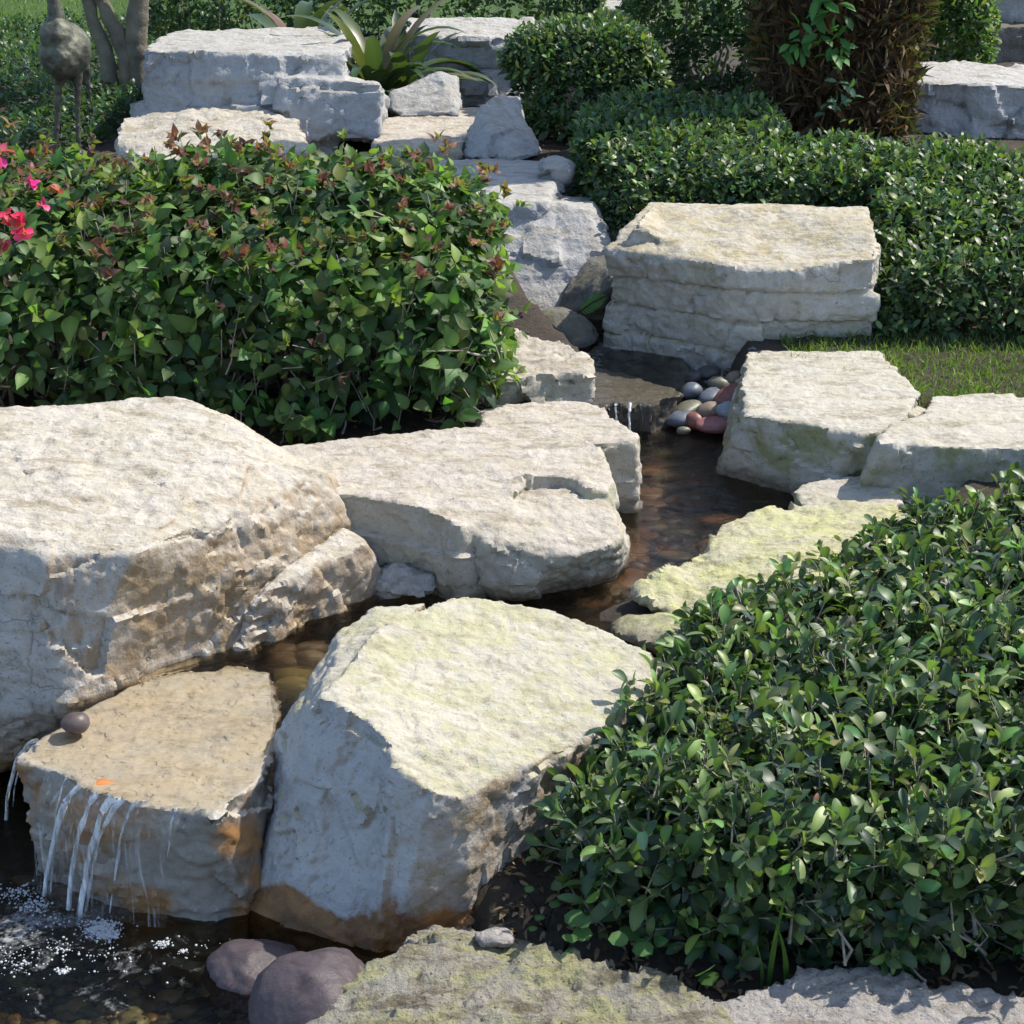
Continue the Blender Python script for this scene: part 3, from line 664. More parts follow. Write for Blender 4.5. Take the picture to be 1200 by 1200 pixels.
def stones(n, region, zoff, rmin, rmax, cols, seed, flat=.55):
    g = np.random.default_rng(seed); V, Fc, C = [], [], []
    for k in range(n):
        x, y = region(g)
        z = float(ground_z(np.array([x]), np.array([y]), False)[0]) + zoff
        r = g.uniform(rmin, rmax); a = g.uniform(0, 6.28)
        q = ico_v * (1 + .22 * vnoise(ico_v * 1.1 + k * 3.3, seed))[:, None] * np.array([r, r * g.uniform(.6, .95), r * flat])
        q = np.stack([q[:, 0] * math.cos(a) - q[:, 1] * math.sin(a), q[:, 0] * math.sin(a) + q[:, 1] * math.cos(a), q[:, 2]], 1) + (x, y, z)
        V.append(q); Fc.append(ico_f + k * len(ico_v)); C.append(np.tile(np.array(cols[g.integers(len(cols))]) * g.uniform(.7, 1.2), (len(ico_v), 1)))
    return np.concatenate(V), np.concatenate(Fc), np.concatenate(C)
RUST, BRN = (.22, .10, .045), (.14, .09, .05)
def strip(pts, w):
    P = [PZ(*p) for p in pts]
    def f(g):
        i = g.integers(len(P) - 1); t = g.random(); c_ = P[i].lerp(P[i + 1], t)
        return c_.x + g.normal() * w, c_.y + g.normal() * w
    return f
v, f, cc = stones(700, strip([(330, 800, .12), (420, 770, .12), (700, 700, .12), (760, 620, .12), (800, 540, .13), (780, 490, .14), (740, 430, .25), (690, 400, .27)], .11), 0.0, .008, .03, [RUST, BRN, TAN, OLV, BLUE, DRK], 3)
tag(link('stream_gravel', np_mesh('stream_gravel', v, f, cc), PEB), 'small brown gravel on the stream bed', 'gravel', kind='stuff')
v, f, cc = stones(500, strip([(-100, 1050, -.12), (60, 1150, -.12), (200, 1180, -.12), (150, 1110, -.12)], .13), -.005, .008, .03, [BRN, OLV, TAN, DRK, OLV], 4)
tag(link('pond_gravel', np_mesh('pond_gravel', v, f, cc), PEB), 'dark gravel on the pond bed', 'gravel', kind='stuff')
sub = strip([(700, 705, .14), (740, 660, .14), (780, 600, .14), (800, 550, .14), (790, 510, .15)], .085)
subm = [pebble_mesh(40 + k, cl) for k, cl in enumerate([RUST, BRN, (.26, .13, .06), (.15, .12, .09), OLV])]
taken = []
while len(taken) < 34:
    x, y = sub(g)
    if all((x - a) ** 2 + (y - b) ** 2 > .075 ** 2 for a, b in taken): taken.append((x, y))
for x, y in taken:
    o = link('bed_stone', subm[g.integers(5)], loc=(x, y, float(ground_z(np.array([x]), np.array([y]), False)[0]) + .012))
    r_ = g.uniform(.03, .085); o.scale = (r_, r_ * g.uniform(.45, .9), r_ * .25); o.rotation_euler = (0, 0, g.uniform(-.5, .5))
    tag(o, 'flat brown stone lying under the water of the stream pool', 'stone', 'flat stones on the bed of the stream pool')
for lab, (px, py), col in (('olive-yellow stone under water between the two big boulders', (342, 818), (.30, .25, .09)), ('dark brown stone under water against the big pale boulder', (330, 788), BRN), ('brown stone under water behind the angular boulder', (365, 785), TAN)):
    q = PZ(px, py, .17); o = link('bed_stone', pebble_mesh(60 + px, col), loc=q); o.scale = (.055, .04, .05)
    tag(o, lab, 'stone')
q = PZ(88, 848, .265)
o = link('round_stone', pebble_mesh(77, (.10, .075, .07)), loc=q); o.scale = (.028, .024, .022)
tag(o, 'small round brown stone at the head of the ledge by the big boulder', 'stone')

# ------------------------------------------------------------------ leaves, shoots, hedges
PROF = {
    'ficus': [(.0, .0), (.16, .10), (.36, .19), (.58, .24), (.76, .235), (.90, .16), (.97, .08), (1.0, .0)],
    'ovate': [(.0, .0), (.06, .17), (.18, .29), (.34, .33), (.52, .29), (.70, .19), (.86, .08), (1.0, .0)],
    'lance': [(.0, .0), (.3, .15), (.65, .14), (1.0, .0)],
    'small': [(.0, .0), (.35, .22), (.72, .22), (1.0, .0)],
    'round': [(.0, .0), (.12, .30), (.45, .48), (.8, .36), (1.0, .0)],
    'blade': [(.0, .03), (.5, .03), (1.0, .0)],
}
def leaf_template(kind, fold=.18, curl=.12):
    pr = PROF[kind]; v = []; f = []; rows = []
    for t, w in pr:
        zc = -curl * t * t + .05 * math.sin(t * 3.1)
        if w == 0: rows.append([len(v)]); v.append((0, t, zc))
        else:
            rows.append([len(v), len(v) + 1, len(v) + 2])
            v += [(-w, t, zc + fold * w), (0, t, zc), (w, t, zc + fold * w)]
    for a, b in zip(rows[:-1], rows[1:]):
        if len(a) == 1 and len(b) == 3: f += [(a[0], b[1], b[0]), (a[0], b[2], b[1])]
        elif len(a) == 3 and len(b) == 3: f += [(a[0], a[1], b[1]), (a[0], b[1], b[0]), (a[1], a[2], b[2]), (a[1], b[2], b[1])]
        else: f += [(a[0], a[1], b[0]), (a[1], a[2], b[0])]
    v = np.array(v); mid = np.abs(v[:, 0]) < 1e-6
    return v, np.array(f), mid
def nrmz(a): return a / np.maximum(np.linalg.norm(a, axis=1, keepdims=True), 1e-9)
def frame(axis):
    up = np.where(np.abs(axis[:, 2:3]) > .9, np.array([[1., 0, 0]]), np.array([[0, 0, 1.]]))
    e1 = nrmz(np.cross(up, axis)); return e1, np.cross(axis, e1)
class Leaves:
    def __init__(s): s.P, s.D, s.N, s.S, s.W, s.C, s.O = [], [], [], [], [], [], []
    def add(s, pos, d, n, size, width, col, outer):
        for l, a in zip((s.P, s.D, s.N, s.S, s.W, s.C, s.O), (pos, d, n, size, width, col, outer)): l.append(a)
    def done(s): return [np.concatenate(x) for x in (s.P, s.D, s.N, s.S, s.W, s.C, s.O)]
def leaves_mesh(name, tmpl, P, D, Nn, S_, W_, C_):
    v, f, mid = tmpl; n = len(P); k = len(v)
    side = np.cross(D, Nn)
    V = P[:, None] + S_[:, None, None] * (v[None, :, 0:1] * side[:, None] * W_[:, None, None] + v[None, :, 1:2] * D[:, None] + v[None, :, 2:3] * Nn[:, None])
    Fa = f[None] + (np.arange(n) * k)[:, None, None]
    C = C_[:, None] * np.where(mid, 1.3, 1.0)[None, :, None]
    return np_mesh(name, V.reshape(-1, 3), Fa.reshape(-1, 3), C.reshape(-1, 3))
def make_leaves(thing, kind, lv, mat, n_parts=300, part_name='leaf', variants=21, seed=0, fold=.18, curl=.12, loc=None):
    """the largest-showing leaves become objects of their own, the rest one foliage part"""
    P, D, Nn, S_, W_, C_, O = lv.done()
    tm = leaf_template(kind, fold, curl)
    L = np.array(loc if loc is not None else thing.location)
    px, py, dep = project(P + D * S_[:, None] * .5)
    view = nrmz(np.array([[0, 0, CAM_H]]) - P)
    score = S_ ** 2 * W_ * np.abs((Nn * view).sum(1)) / dep ** 2 * O
    score[(px < 5) | (px > 1195) | (py < 5) | (py > 1195)] = 0
    order = np.argsort(-score); pick = order[:n_parts]; pick = pick[score[pick] > 0]
    keep = np.ones(len(P), bool); keep[pick] = False
    gg = np.random.default_rng(seed + 500); which = gg.integers(0, 3, len(P))
    tms = [tm, leaf_template(kind, fold * 1.9 + .05, curl * .3), leaf_template(kind, fold * .5, curl * 2.6 + .08)]
    ms = [leaves_mesh('foliage', t_, P[k_] - L, D[k_], Nn[k_], S_[k_], W_[k_], C_[k_]) for w_, t_ in enumerate(tms) for k_ in [keep & (which == w_)]]
    nv = 0; VV, FF, CC = [], [], []
    for m_ in ms:
        co_ = get_co(m_); lp = np.empty(len(m_.loops), np.int32); m_.loops.foreach_get('vertex_index', lp)
        cl_ = np.empty(len(co_) * 4, np.float32); m_.color_attributes['tint'].data.foreach_get('color', cl_)
        VV.append(co_); FF.append(lp.reshape(-1, 3) + nv); CC.append(cl_.reshape(-1, 4)[:, :3]); nv += len(co_); bpy.data.meshes.remove(m_)
    tag(link('foliage', np_mesh('foliage', np.concatenate(VV), np.concatenate(FF), np.concatenate(CC)), mat, thing), kind='stuff')
    # variants grouped by colour
    if len(pick):
        rank = np.argsort(C_[pick].sum(1)); groups = np.array_split(pick[rank], variants)
        for gn, gi in enumerate(groups):
            if not len(gi): continue
            cm = C_[gi].mean(0)
            v, f, mid = tms[gn % 3]
            me = np_mesh(part_name, v, f, cm[None] * np.where(mid, 1.3, 1.0)[:, None]); me.materials.append(mat)
            for i in gi:
                o = bpy.data.objects.new(part_name, me); COL.objects.link(o); o.parent = thing
                sd = np.cross(D[i], Nn[i]) * S_[i] * W_[i]; dd = D[i] * S_[i]; nn = Nn[i] * S_[i]; q = P[i] - L
                o.matrix_local = Matrix(((sd[0], dd[0], nn[0], q[0]), (sd[1], dd[1], nn[1], q[1]), (sd[2], dd[2], nn[2], q[2]), (0, 0, 0, 1)))
def surface_points(me, n, g, zmin=None, ncut=-.35):
    me.calc_loop_triangles()
    co = get_co(me)
    tr = np.empty(len(me.loop_triangles) * 3, np.int32); me.loop_triangles.foreach_get('vertices', tr); tr = tr.reshape(-1, 3)
    a, b, c = co[tr[:, 0]], co[tr[:, 1]], co[tr[:, 2]]
    nn = np.cross(b - a, c - a); ar = np.linalg.norm(nn, axis=1); nn = nn / np.maximum(ar, 1e-12)[:, None]
    ar = ar * (nn[:, 2] > ncut)
    i = g.choice(len(tr), n, p=ar / ar.sum())
    u, w = g.random(n), g.random(n); fl = u + w > 1; u[fl], w[fl] = 1 - u[fl], 1 - w[fl]
    return a[i] + u[:, None] * (b - a)[i] + w[:, None] * (c - a)[i], nn[i]
def tubes(paths, radii, sides=4):
    """paths: list of (k,3) arrays, radii: list of (k,) arrays"""
    V, Fc, o = [], [], 0
    ang = np.arange(sides) * 2 * math.pi / sides
    for p, r in zip(paths, radii):
        t = np.gradient(p, axis=0); t = nrmz(t); e1, e2 = frame(t)
        ring = p[:, None] + r[:, None, None] * (np.cos(ang)[None, :, None] * e1[:, None] + np.sin(ang)[None, :, None] * e2[:, None])
        V.append(ring.reshape(-1, 3)); k = len(p)
        i = (np.arange(k - 1)[:, None] * sides + np.arange(sides)[None]); j = (np.arange(k - 1)[:, None] * sides + (np.arange(sides) + 1)[None] % sides)
        Fc.append(np.stack([i, j, j + sides, i + sides], -1).reshape(-1, 4) + o); o += k * sides
    return np.concatenate(V), np.concatenate(Fc)
LEAF = leaf_material('glossy_leaf', .43, .30, .45)
LEAF2 = leaf_material('soft_leaf', .50, .42, .35)
BARK = simple('twig_bark', (.28, .25, .21), .85, .45, 50, .5)
STRAW = leaf_material('dry_leaf', .7, .15, .3)

def lumpy(chunks, vox, seed, amp, freq):
    me = solid(chunks, vox); p = get_co(me); n = get_no(me)
    p = p + n * (amp * fbm(p * freq + seed, seed, 3))[:, None]
    me.vertices.foreach_set('co', p.astype(np.float32).ravel()); me.update()
    return me
def hedge(name, label, cat, chunks, kind, mat, n_shoots, per, size, palette, seed, group=None, depth=.09, upb=.5, spread=(.5, 1.25), lump=(.04, 5), n_parts=300, twig=.5, tips=None, tip_frac=0, hang=0.0, base_z=None, fold=.18, curl=.14, widthv=(.85, 1.15), n_branch=60, face=0.0, thin=(0, 0), tip_up=(.01, .07), internode=.010):
    g = np.random.default_rng(seed)
    me = lumpy(chunks, .03, seed, *lump)
    co = get_co(me)
    loc = Vector(((co[:, 0].min() + co[:, 0].max()) / 2, (co[:, 1].min() + co[:, 1].max()) / 2, 0))
    loc.z = float(ground_z(np.array([loc.x]), np.array([loc.y]))[0])
    th = empty(name, loc, label, cat, group)
    P, Nn = surface_points(me, n_shoots, g)
    dep = g.random(n_shoots) ** 1.3 * depth
    ax = nrmz(Nn * .6 + np.array([[0, 0, upb]]) + g.normal(size=(n_shoots, 3)) * .38)
    base = P - Nn * dep[:, None] - ax * size * .45
    e1, e2 = frame(ax)
    lv = Leaves()
    cols = np.array([c for c, w in palette]); wts = np.array([w for c, w in palette]); wts = wts / wts.sum()
    outer = dep < depth * .35
    shoot_col = cols[g.choice(len(cols), n_shoots, p=wts)]
    thinned = g.random(n_shoots) < thin[1]
    ph0 = g.random(n_shoots) * 6.28
    for k in range(per):
        t = k / max(1, per - 1)
        th_ = spread[1] + (spread[0] - spread[1]) * t + g.normal(size=n_shoots) * .22
        ph = ph0 + k * 2.39996 + g.normal(size=n_shoots) * .3
        rad = np.cos(ph)[:, None] * e1 + np.sin(ph)[:, None] * e2
        d = ax * np.cos(th_)[:, None] + rad * np.sin(th_)[:, None]
        if hang: d = nrmz(d + np.array([[0, 0, -hang]]) * g.random((n_shoots, 1)))
        n_ = nrmz(ax + face * Nn + .25 * np.array([[0, 0, 1]]) + .25 * g.normal(size=(n_shoots, 3)) - d * 0)
        n_ = nrmz(n_ - (n_ * d).sum(1)[:, None] * d)
        s = size * g.uniform(.45, 1.2, n_shoots) * (1.0 - .30 * t)
        pos = base + ax * (k * internode) + d * .004
        young = np.clip(t * 1.15 - .15, 0, 1)
        c = shoot_col * g.uniform(.75, 1.25, (n_shoots, 1)) * (1 + .35 * young * (outer[:, None]))
        c = c * (1 + .12 * g.normal(size=(n_shoots, 3)))
        keep = (g.random(n_shoots) < .92) & ~((P[:, 2] < thin[0]) & thinned)
        lv.add(pos[keep], d[keep], n_[keep], s[keep], g.uniform(*widthv, n_shoots)[keep], np.clip(c[keep], .005, .9), outer[keep].astype(float))
    if tips is not None:                                   # coloured young growth at shoot ends on the top
        tip_cols = np.array([c for c, w in tips]); tw = np.array([w for c, w in tips]); tw = tw / tw.sum()
        sel = np.where((g.random(n_shoots) < tip_frac * np.clip(Nn[:, 2] * 1.6 - .55, .02, 1)) & outer)[0]
        m_ = len(sel)
        cen = P[sel] + ax[sel] * g.uniform(*tip_up, (m_, 1)); cc0 = tip_cols[g.choice(len(tip_cols), m_, p=tw)]
        for k in range(7):
            ph = k * 2.4 + g.random(m_); tt = g.uniform(.3, 1.3, m_)
            rad = np.cos(ph)[:, None] * e1[sel] + np.sin(ph)[:, None] * e2[sel]
            d = nrmz(ax[sel] * np.cos(tt)[:, None] + rad * np.sin(tt)[:, None])
            n_ = nrmz(np.cross(np.cross(d, ax[sel] + .3 * g.normal(size=(m_, 3))), d))
            lv.add(cen + g.normal(size=(m_, 3)) * .006, d, n_, size * g.uniform(.25, .5, m_), np.full(m_, .9), np.clip(cc0 * g.uniform(.7, 1.3, (m_, 1)), .005, .9), np.zeros(m_))
    make_leaves(th, kind, lv, mat, n_parts, seed=seed, fold=fold, curl=curl)
    # woody stems: short twigs behind the shoots and branches from the ground
    paths, radii = [], []
    sel = np.where(g.random(n_shoots) < twig)[0]
    for i in sel:
        a = base[i] + ax[i] * per * internode; b = base[i]; c_ = b - ax[i] * g.uniform(.02, .06) + g.normal(size=3) * .012; d_ = c_ - (ax[i] * .5 + Nn[i] * .3) * g.uniform(.03, .09) + g.normal(size=3) * .02
        paths.append(np.array([a, b, c_, d_])); radii.append(np.array([.0010, .0016, .0022, .0030]) * g.uniform(.8, 1.6))
    zb = base_z if base_z is not None else loc.z
    for k in range(n_branch):
        i = g.integers(n_shoots); e = base[i] - Nn[i] * .02
        gx = e[0] + g.normal() * .04 - Nn[i, 0] * .16; gy = e[1] + abs(g.normal()) * .05 - Nn[i, 1] * .16 + .03
        s0 = np.array([gx, gy, float(ground_z(np.array([gx]), np.array([gy]))[0]) - .03])
        m1 = s0 * .6 + e * .4 + g.normal(size=3) * .03; m2 = s0 * .25 + e * .75 + g.normal(size=3) * .02
        paths.append(np.array([s0, m1, m2, e])); radii.append(np.array([.008, .006, .004, .002]) * g.uniform(.6, 1.2))
    v, f = tubes(paths, radii, 4)
    tag(link('twigs', np_mesh('twigs', v - np.array(loc), f), BARK, th), kind='stuff')
    bpy.data.meshes.remove(me)
    return th
G_FIC = [((.042, .074, .030), 5), ((.066, .112, .040), 4), ((.11, .165, .055), 3), ((.16, .21, .07), 1.6), ((.030, .058, .034), 3)]
G_BOU = [((.048, .092, .030), 5), ((.072, .132, .038), 4.5), ((.125, .19, .05), 3), ((.034, .064, .028), 2.5)]
G_DRK = [((.022, .055, .022), 5), ((.032, .075, .026), 4), ((.06, .11, .035), 1)]
# flowering hedge at left
boug = hedge('flowering_hedge', 'leafy flowering hedge with reddish tips behind the huge pale boulder', 'hedge', [
    ('hull', [(-2.0, 4.25, .38), (-.16, 4.25, .40), (-.08, 4.45, .40), (-.06, 5.0, .45), (-2.0, 5.0, .45), (-2.0, 4.15, .62), (-.06, 4.28, .62), (-.02, 4.6, .74), (-2.0, 4.30, .86), (-.16, 4.38, .80), (-.06, 4.7, .86), (-.12, 5.0, .90), (-.45, 4.85, 1.03), (-.85, 4.85, 1.02), (-2.0, 5.0, .95), (-.04, 4.95, .72)])],
    'ovate', LEAF2, 4400, 4, .071, G_BOU, 21, depth=.12, upb=.35, spread=(.7, 1.5), lump=(.085, 3.6), hang=.35, tips=[((.20, .075, .06), 3), ((.24, .12, .08), 2), ((.12, .06, .055), 3), ((.16, .20, .05), 2)], tip_frac=.33, twig=.25, n_branch=200, fold=.14, curl=.16, internode=.024, n_parts=300, face=.9, thin=(.66, .45), tip_up=(.02, .10))
# glossy hedge in front right
hf = hedge('glossy_hedge', 'glossy green hedge with visible twigs in front of the mossy rock', 'hedge', [
    ('hull', [T(645, 1062, .09), T(700, 1110, .07), T(830, 1152, .06), T(1400, 1148, .06), T(1400, 640, .2), T(1050, 640, .2), T(820, 760, .16), T(662, 930, .24), T(690, 905, .29), T(740, 845, .32), T(800, 775, .335), T(905, 690, .35), T(1060, 612, .365), T(1200, 582, .375), T(1450, 575, .375), T(668, 985, .22), T(760, 985, .31), T(900, 1000, .345), T(1200, 1010, .35), T(1450, 1010, .35)])],
    'ficus', LEAF, 3600, 7, .056, G_FIC + [((.30, .22, .03), .07), ((.20, .13, .06), .05)], 22, depth=.12, upb=.55, spread=(.3, 1.45), lump=(.045, 7), twig=.85, n_branch=220, fold=.38, curl=.22, widthv=(.75, 1.15), internode=.012, face=.25)
# clipped hedges up the slope
GC = 'clipped evergreen hedges and shrubs'
hedge('clipped_hedge', 'long low clipped hedge behind the cracked block, below the palm', 'hedge', [
    ('hull', [(.36, 5.86, .44), (.24, 6.4, .50), (.30, 6.95, .58), (1.0, 6.95, .6), (1.05, 5.8, .5), (.75, 5.8, .48), (.24, 6.45, .84), (.36, 6.95, .90), (1.0, 6.95, .90), (.46, 5.90, .72), (.80, 5.86, .80), (1.05, 5.9, .80)]),
    ('hull', [(.7, 5.75, .48), (1.75, 5.75, .5), (1.75, 6.25, .55), (.7, 6.4, .55), (.72, 5.84, .79), (1.72, 5.84, .80), (1.72, 6.2, .82), (.72, 6.4, .84)])],
    'small', LEAF, 5200, 5, .045, G_DRK + G_FIC, 23, GC, depth=.08, upb=.7, lump=(.03, 5), twig=.05, n_branch=50, widthv=(.9, 1.2))
hedge('clipped_hedge', 'bulky clipped hedge by the grass patch, right of the cracked block', 'hedge', [
    ('hull', [(1.12, 5.02, .40), (2.4, 5.02, .40), (1.2, 5.9, .5), (2.4, 6.0, .55), (1.14, 5.06, .64), (2.4, 5.02, .70), (1.33, 5.95, .83), (2.4, 6.0, .86), (1.22, 5.5, .76)])],
    'small', LEAF, 4400, 5, .045, G_DRK + G_FIC, 24, GC, depth=.08, upb=.7, lump=(.03, 5), twig=.08, n_branch=50, widthv=(.9, 1.2))
def ell(cx, cy, cz, rx, ry, rz, n=60):
    return cobble(cx, cy, cz, rx, ry, rz, 3, n)
hedge('round_shrub', 'rounded clipped shrub beside the tilted stone', 'shrub', [ell(.32, 7.55, .90, .35, .36, .25), ell(.32, 7.42, .72, .31, .30, .15)], 'small', LEAF, 2300, 5, .048, G_DRK + G_FIC, 25, GC, depth=.07, upb=.6, lump=(.07, 4), twig=0.03, n_branch=30, n_parts=200)
hedge('tall_shrub', 'tall dark clipped shrub left of the palm trunk', 'shrub', [('hull', [(.58, 8.2, .66), (1.4, 8.2, .66), (1.4, 9.0, .66), (.6, 9.0, .66), (.56, 8.1, 1.2), (1.4, 8.1, 1.25), (1.4, 9.0, 1.4), (.56, 9.0, 1.35)])], 'small', LEAF, 2600, 5, .052, G_DRK, 26, GC, depth=.08, lump=(.05, 4), twig=0.0, n_branch=30, n_parts=200)
hedge('low_hedge', 'low dark groundcover hedge around the bird statue', 'hedge', [('hull', [(-4.2, 6.85, .55), (-1.72, 6.9, .55), (-1.62, 8.0, .66), (-1.5, 10.0, .7), (-4.6, 10.0, .7), (-4.2, 6.9, .70), (-1.76, 6.95, .70), (-1.6, 8.3, .84), (-1.55, 9.8, .93), (-4.6, 9.9, .86)])],
    'small', LEAF, 9500, 4, .046, G_DRK, 27, GC, depth=.08, upb=.7, lump=(.05, 4), twig=0.0, n_branch=30, n_parts=250)
hedge('back_hedge', 'dark hedge along the back behind the bluish-grey boulder', 'hedge', [('hull', [(-1.9, 9.2, .66), (.5, 9.2, .66), (.5, 9.9, .68), (-1.9, 9.9, .68), (-1.9, 9.15, 1.08), (.5, 9.15, 1.14), (.5, 9.9, 1.22), (-1.9, 9.9, 1.2)])], 'small', LEAF, 3600, 4, .050, G_DRK, 28, GC, depth=.08, lump=(.05, 4), twig=0.0, n_branch=30, n_parts=150)
hedge('small_shrub', 'small bright green shrub beyond the palm trunk', 'shrub', [ell(2.12, 8.6, .95, .24, .26, .32)], 'small', LEAF2, 1100, 5, .050, G_BOU, 29, GC, depth=.07, lump=(.04, 5), twig=0.0, n_branch=20, n_parts=120)

# ------------------------------------------------------------------ flowers of the hedge
g = np.random.default_rng(91)
BRACT = leaf_material('bract', .5, .35, .3)
def gz(x, y): return float(ground_z(np.array([x]), np.array([y]))[0])
def cluster(cen, n, size, col, g, kind='round'):
    d = nrmz(g.normal(size=(n, 3)) + np.array([[0, -.5, .5]])); nn = nrmz(np.cross(np.cross(d, g.normal(size=(n, 3)) + np.array([[0, -.4, .6]])), d))
    C_ = np.array(col) * g.uniform(.75, 1.25, (n, 1))
    return leaves_mesh('flower', leaf_template(kind, .3, .2), np.tile(cen, (n, 1)) + g.normal(size=(n, 3)) * size * .22, d, nn, np.full(n, size) * g.uniform(.7, 1.1, n), np.ones(n), np.clip(C_, 0, .95))
for px, py, y, n, s, col in ((20, 266, 4.16, 10, .034, (.72, .03, .16)), (12, 254, 4.18, 7, .030, (.60, .03, .12)), (28, 276, 4.17, 7, .026, (.80, .08, .24)), (36, 216, 4.26, 6, .026, (.75, .05, .36)), (50, 240, 4.22, 5, .024, (.55, .05, .20)), (0, 180, 4.5, 7, .034, (.80, .06, .36)), (70, 224, 4.25, 4, .024, (.42, .10, .05)), (4, 290, 4.16, 6, .028, (.40, .04, .08))):
    q = PY(px, py, y) - boug.location
    me = cluster(np.zeros(3), n, s, col, g)
    link('flower', me, BRACT, boug, q)

# ------------------------------------------------------------------ palm
pb = PY(974, 158, 7.12); pb = Vector((pb.x, 7.12, gz(pb.x, 7.12)))
palm = empty('palm_tree', pb, 'stout palm with shaggy brown trunk rising from the clipped hedge', 'palm tree')
HT = 9.0
zs = np.array([-.1, 0, .25, .5, .8, 1.2, 2, 4, 6, 8, HT]); rs = np.array([.28, .28, .295, .315, .335, .345, .36, .32, .30, .29, .27])
v, f = tubes([np.stack([np.zeros(len(zs)), np.zeros(len(zs)), zs], 1)], [rs], 28)
PALMB = simple('palm_trunk_bark', (.055, .034, .020), .95, .5, 25, .9, dist=.03)
link('trunk', np_mesh('trunk', v, f), PALMB, palm)
n = 9500
zz = np.concatenate([g.uniform(-.05, 1.1, 7600), g.uniform(1.1, HT, n - 7600)]); aa = g.random(n) * 6.283
rr = np.interp(zz, zs, rs) - .02 + .035 * fbm(np.stack([np.cos(aa) * 2, np.sin(aa) * 2, zz * 5], 1), 5, 3)
pos = np.stack([rr * np.cos(aa), rr * np.sin(aa), zz], 1)
radv = np.stack([np.cos(aa), np.sin(aa), np.zeros(n)], 1); tang = np.stack([-np.sin(aa), np.cos(aa), np.zeros(n)], 1)
d = nrmz(radv * g.uniform(.3, 1.0, (n, 1)) + np.array([[0, 0, 1.]]) * g.normal(.35, .75, (n, 1)) + tang * g.normal(0, .45, (n, 1)))
nn = nrmz(np.cross(np.cross(d, radv + .5 * g.normal(size=(n, 3))), d))
pc = np.array([(.06, .035, .018), (.10, .055, .025), (.16, .085, .035), (.035, .022, .014), (.20, .15, .09)])[g.choice(5, n, p=[.34, .28, .14, .16, .08])] * g.uniform(.7, 1.3, (n, 1))
SCALE = leaf_material('palm_fibre', .75, .18, .3)
tag(link('leaf_bases', leaves_mesh('leaf_bases', leaf_template('lance', .3, .15), pos, d, nn, g.uniform(.03, .13, n), g.uniform(.18, .75, n), pc), SCALE, palm), kind='stuff')
fr_v, fr_f, fr_c = [], [], []
k = 26; t = np.linspace(0, 1, k); L = 2.4
rx = np.stack([t * L * (1 - .25 * t), np.zeros(k), .9 * t * L * (1 - 1.05 * t)], 1)
tv, tf = tubes([rx], [np.interp(t, [0, 1], [.03, .005])], 4)
lv = Leaves()
for sgn in (-1, 1):
    tt = np.linspace(.12, .99, 60); pp = np.stack([np.interp(tt, t, rx[:, i]) for i in range(3)], 1)
    tg_ = nrmz(np.stack([np.gradient(pp[:, i]) for i in range(3)], 1))
    dd = nrmz(tg_ * .55 + np.array([[0, sgn, 0]]) * .8 + np.array([[0, 0, .12]])); nn = nrmz(np.cross(np.cross(dd, np.array([[0, 0, 1.]]) + 0 * dd), dd))
    lv.add(pp, dd, nn, .42 * np.sin(np.clip(tt * 1.15, 0, 1) * 2.6 + .3), np.full(60, .9), np.tile([[.05, .10, .03]], (60, 1)), np.zeros(60))
P, D, Nn, S_, W_, C_, O = lv.done()
fm = leaves_mesh('frond', leaf_template('blade', .3, .3), P, D, Nn, S_, W_ * 1.3, C_); fm.materials.append(LEAF2)
rm = np_mesh('rachis', tv, tf); rm.materials.append(LAWN)
for i in range(34):
    o = link('frond', fm, None, palm, (0, 0, HT - .05 - .25 * (i % 3)))
    o.rotation_euler = (0, R(-62 + 95 * (i / 34.0)), i * 2.39996)
    o2 = link('rachis', rm, None, o)
# sprouts growing on the trunk
for j, (px, py, sc_, lab) in enumerate(((965, 20, 1.2, 'bright green sprout high on the palm trunk'), (985, 45, .9, 'drooping green sprout in the middle of the palm trunk'), (935, 55, .8, 'three-lobed green sprout on the shaded palm trunk'), (985, 115, .7, 'pale blue-green sprout low on the palm trunk'), (998, 140, .5, 'single olive leaf at the palm trunk foot'))):
    q = PY(px, py, 6.71); o = empty('sprout', q, lab, 'sprout')
    lv = Leaves(); m_ = 16 if sc_ > .6 else 2
    dd = nrmz(g.normal(size=(m_, 3)) * np.array([[1, .5, .9]]) + np.array([[0, -.7, -.1]])); nn = nrmz(np.cross(np.cross(dd, np.array([[0, -.4, 1.]]) + .3 * g.normal(size=(m_, 3))), dd))
    pos_ = np.tile(np.array(q), (m_, 1)) + g.normal(size=(m_, 3)) * np.array([[.03, .01, .05]]) * sc_
    col_ = np.array([(.08, .22, .05), (.05, .15, .04), (.10, .24, .06)])[g.integers(0, 3, m_)] if j < 3 else np.array([(.09, .17, .11)]).repeat(m_, 0)
    lv.add(pos_, dd, nn, np.full(m_, .062 * sc_ + .012), np.ones(m_) * .9, col_, np.ones(m_))
    make_leaves(o, 'small', lv, LEAF2, n_parts=m_ - 1, variants=3)
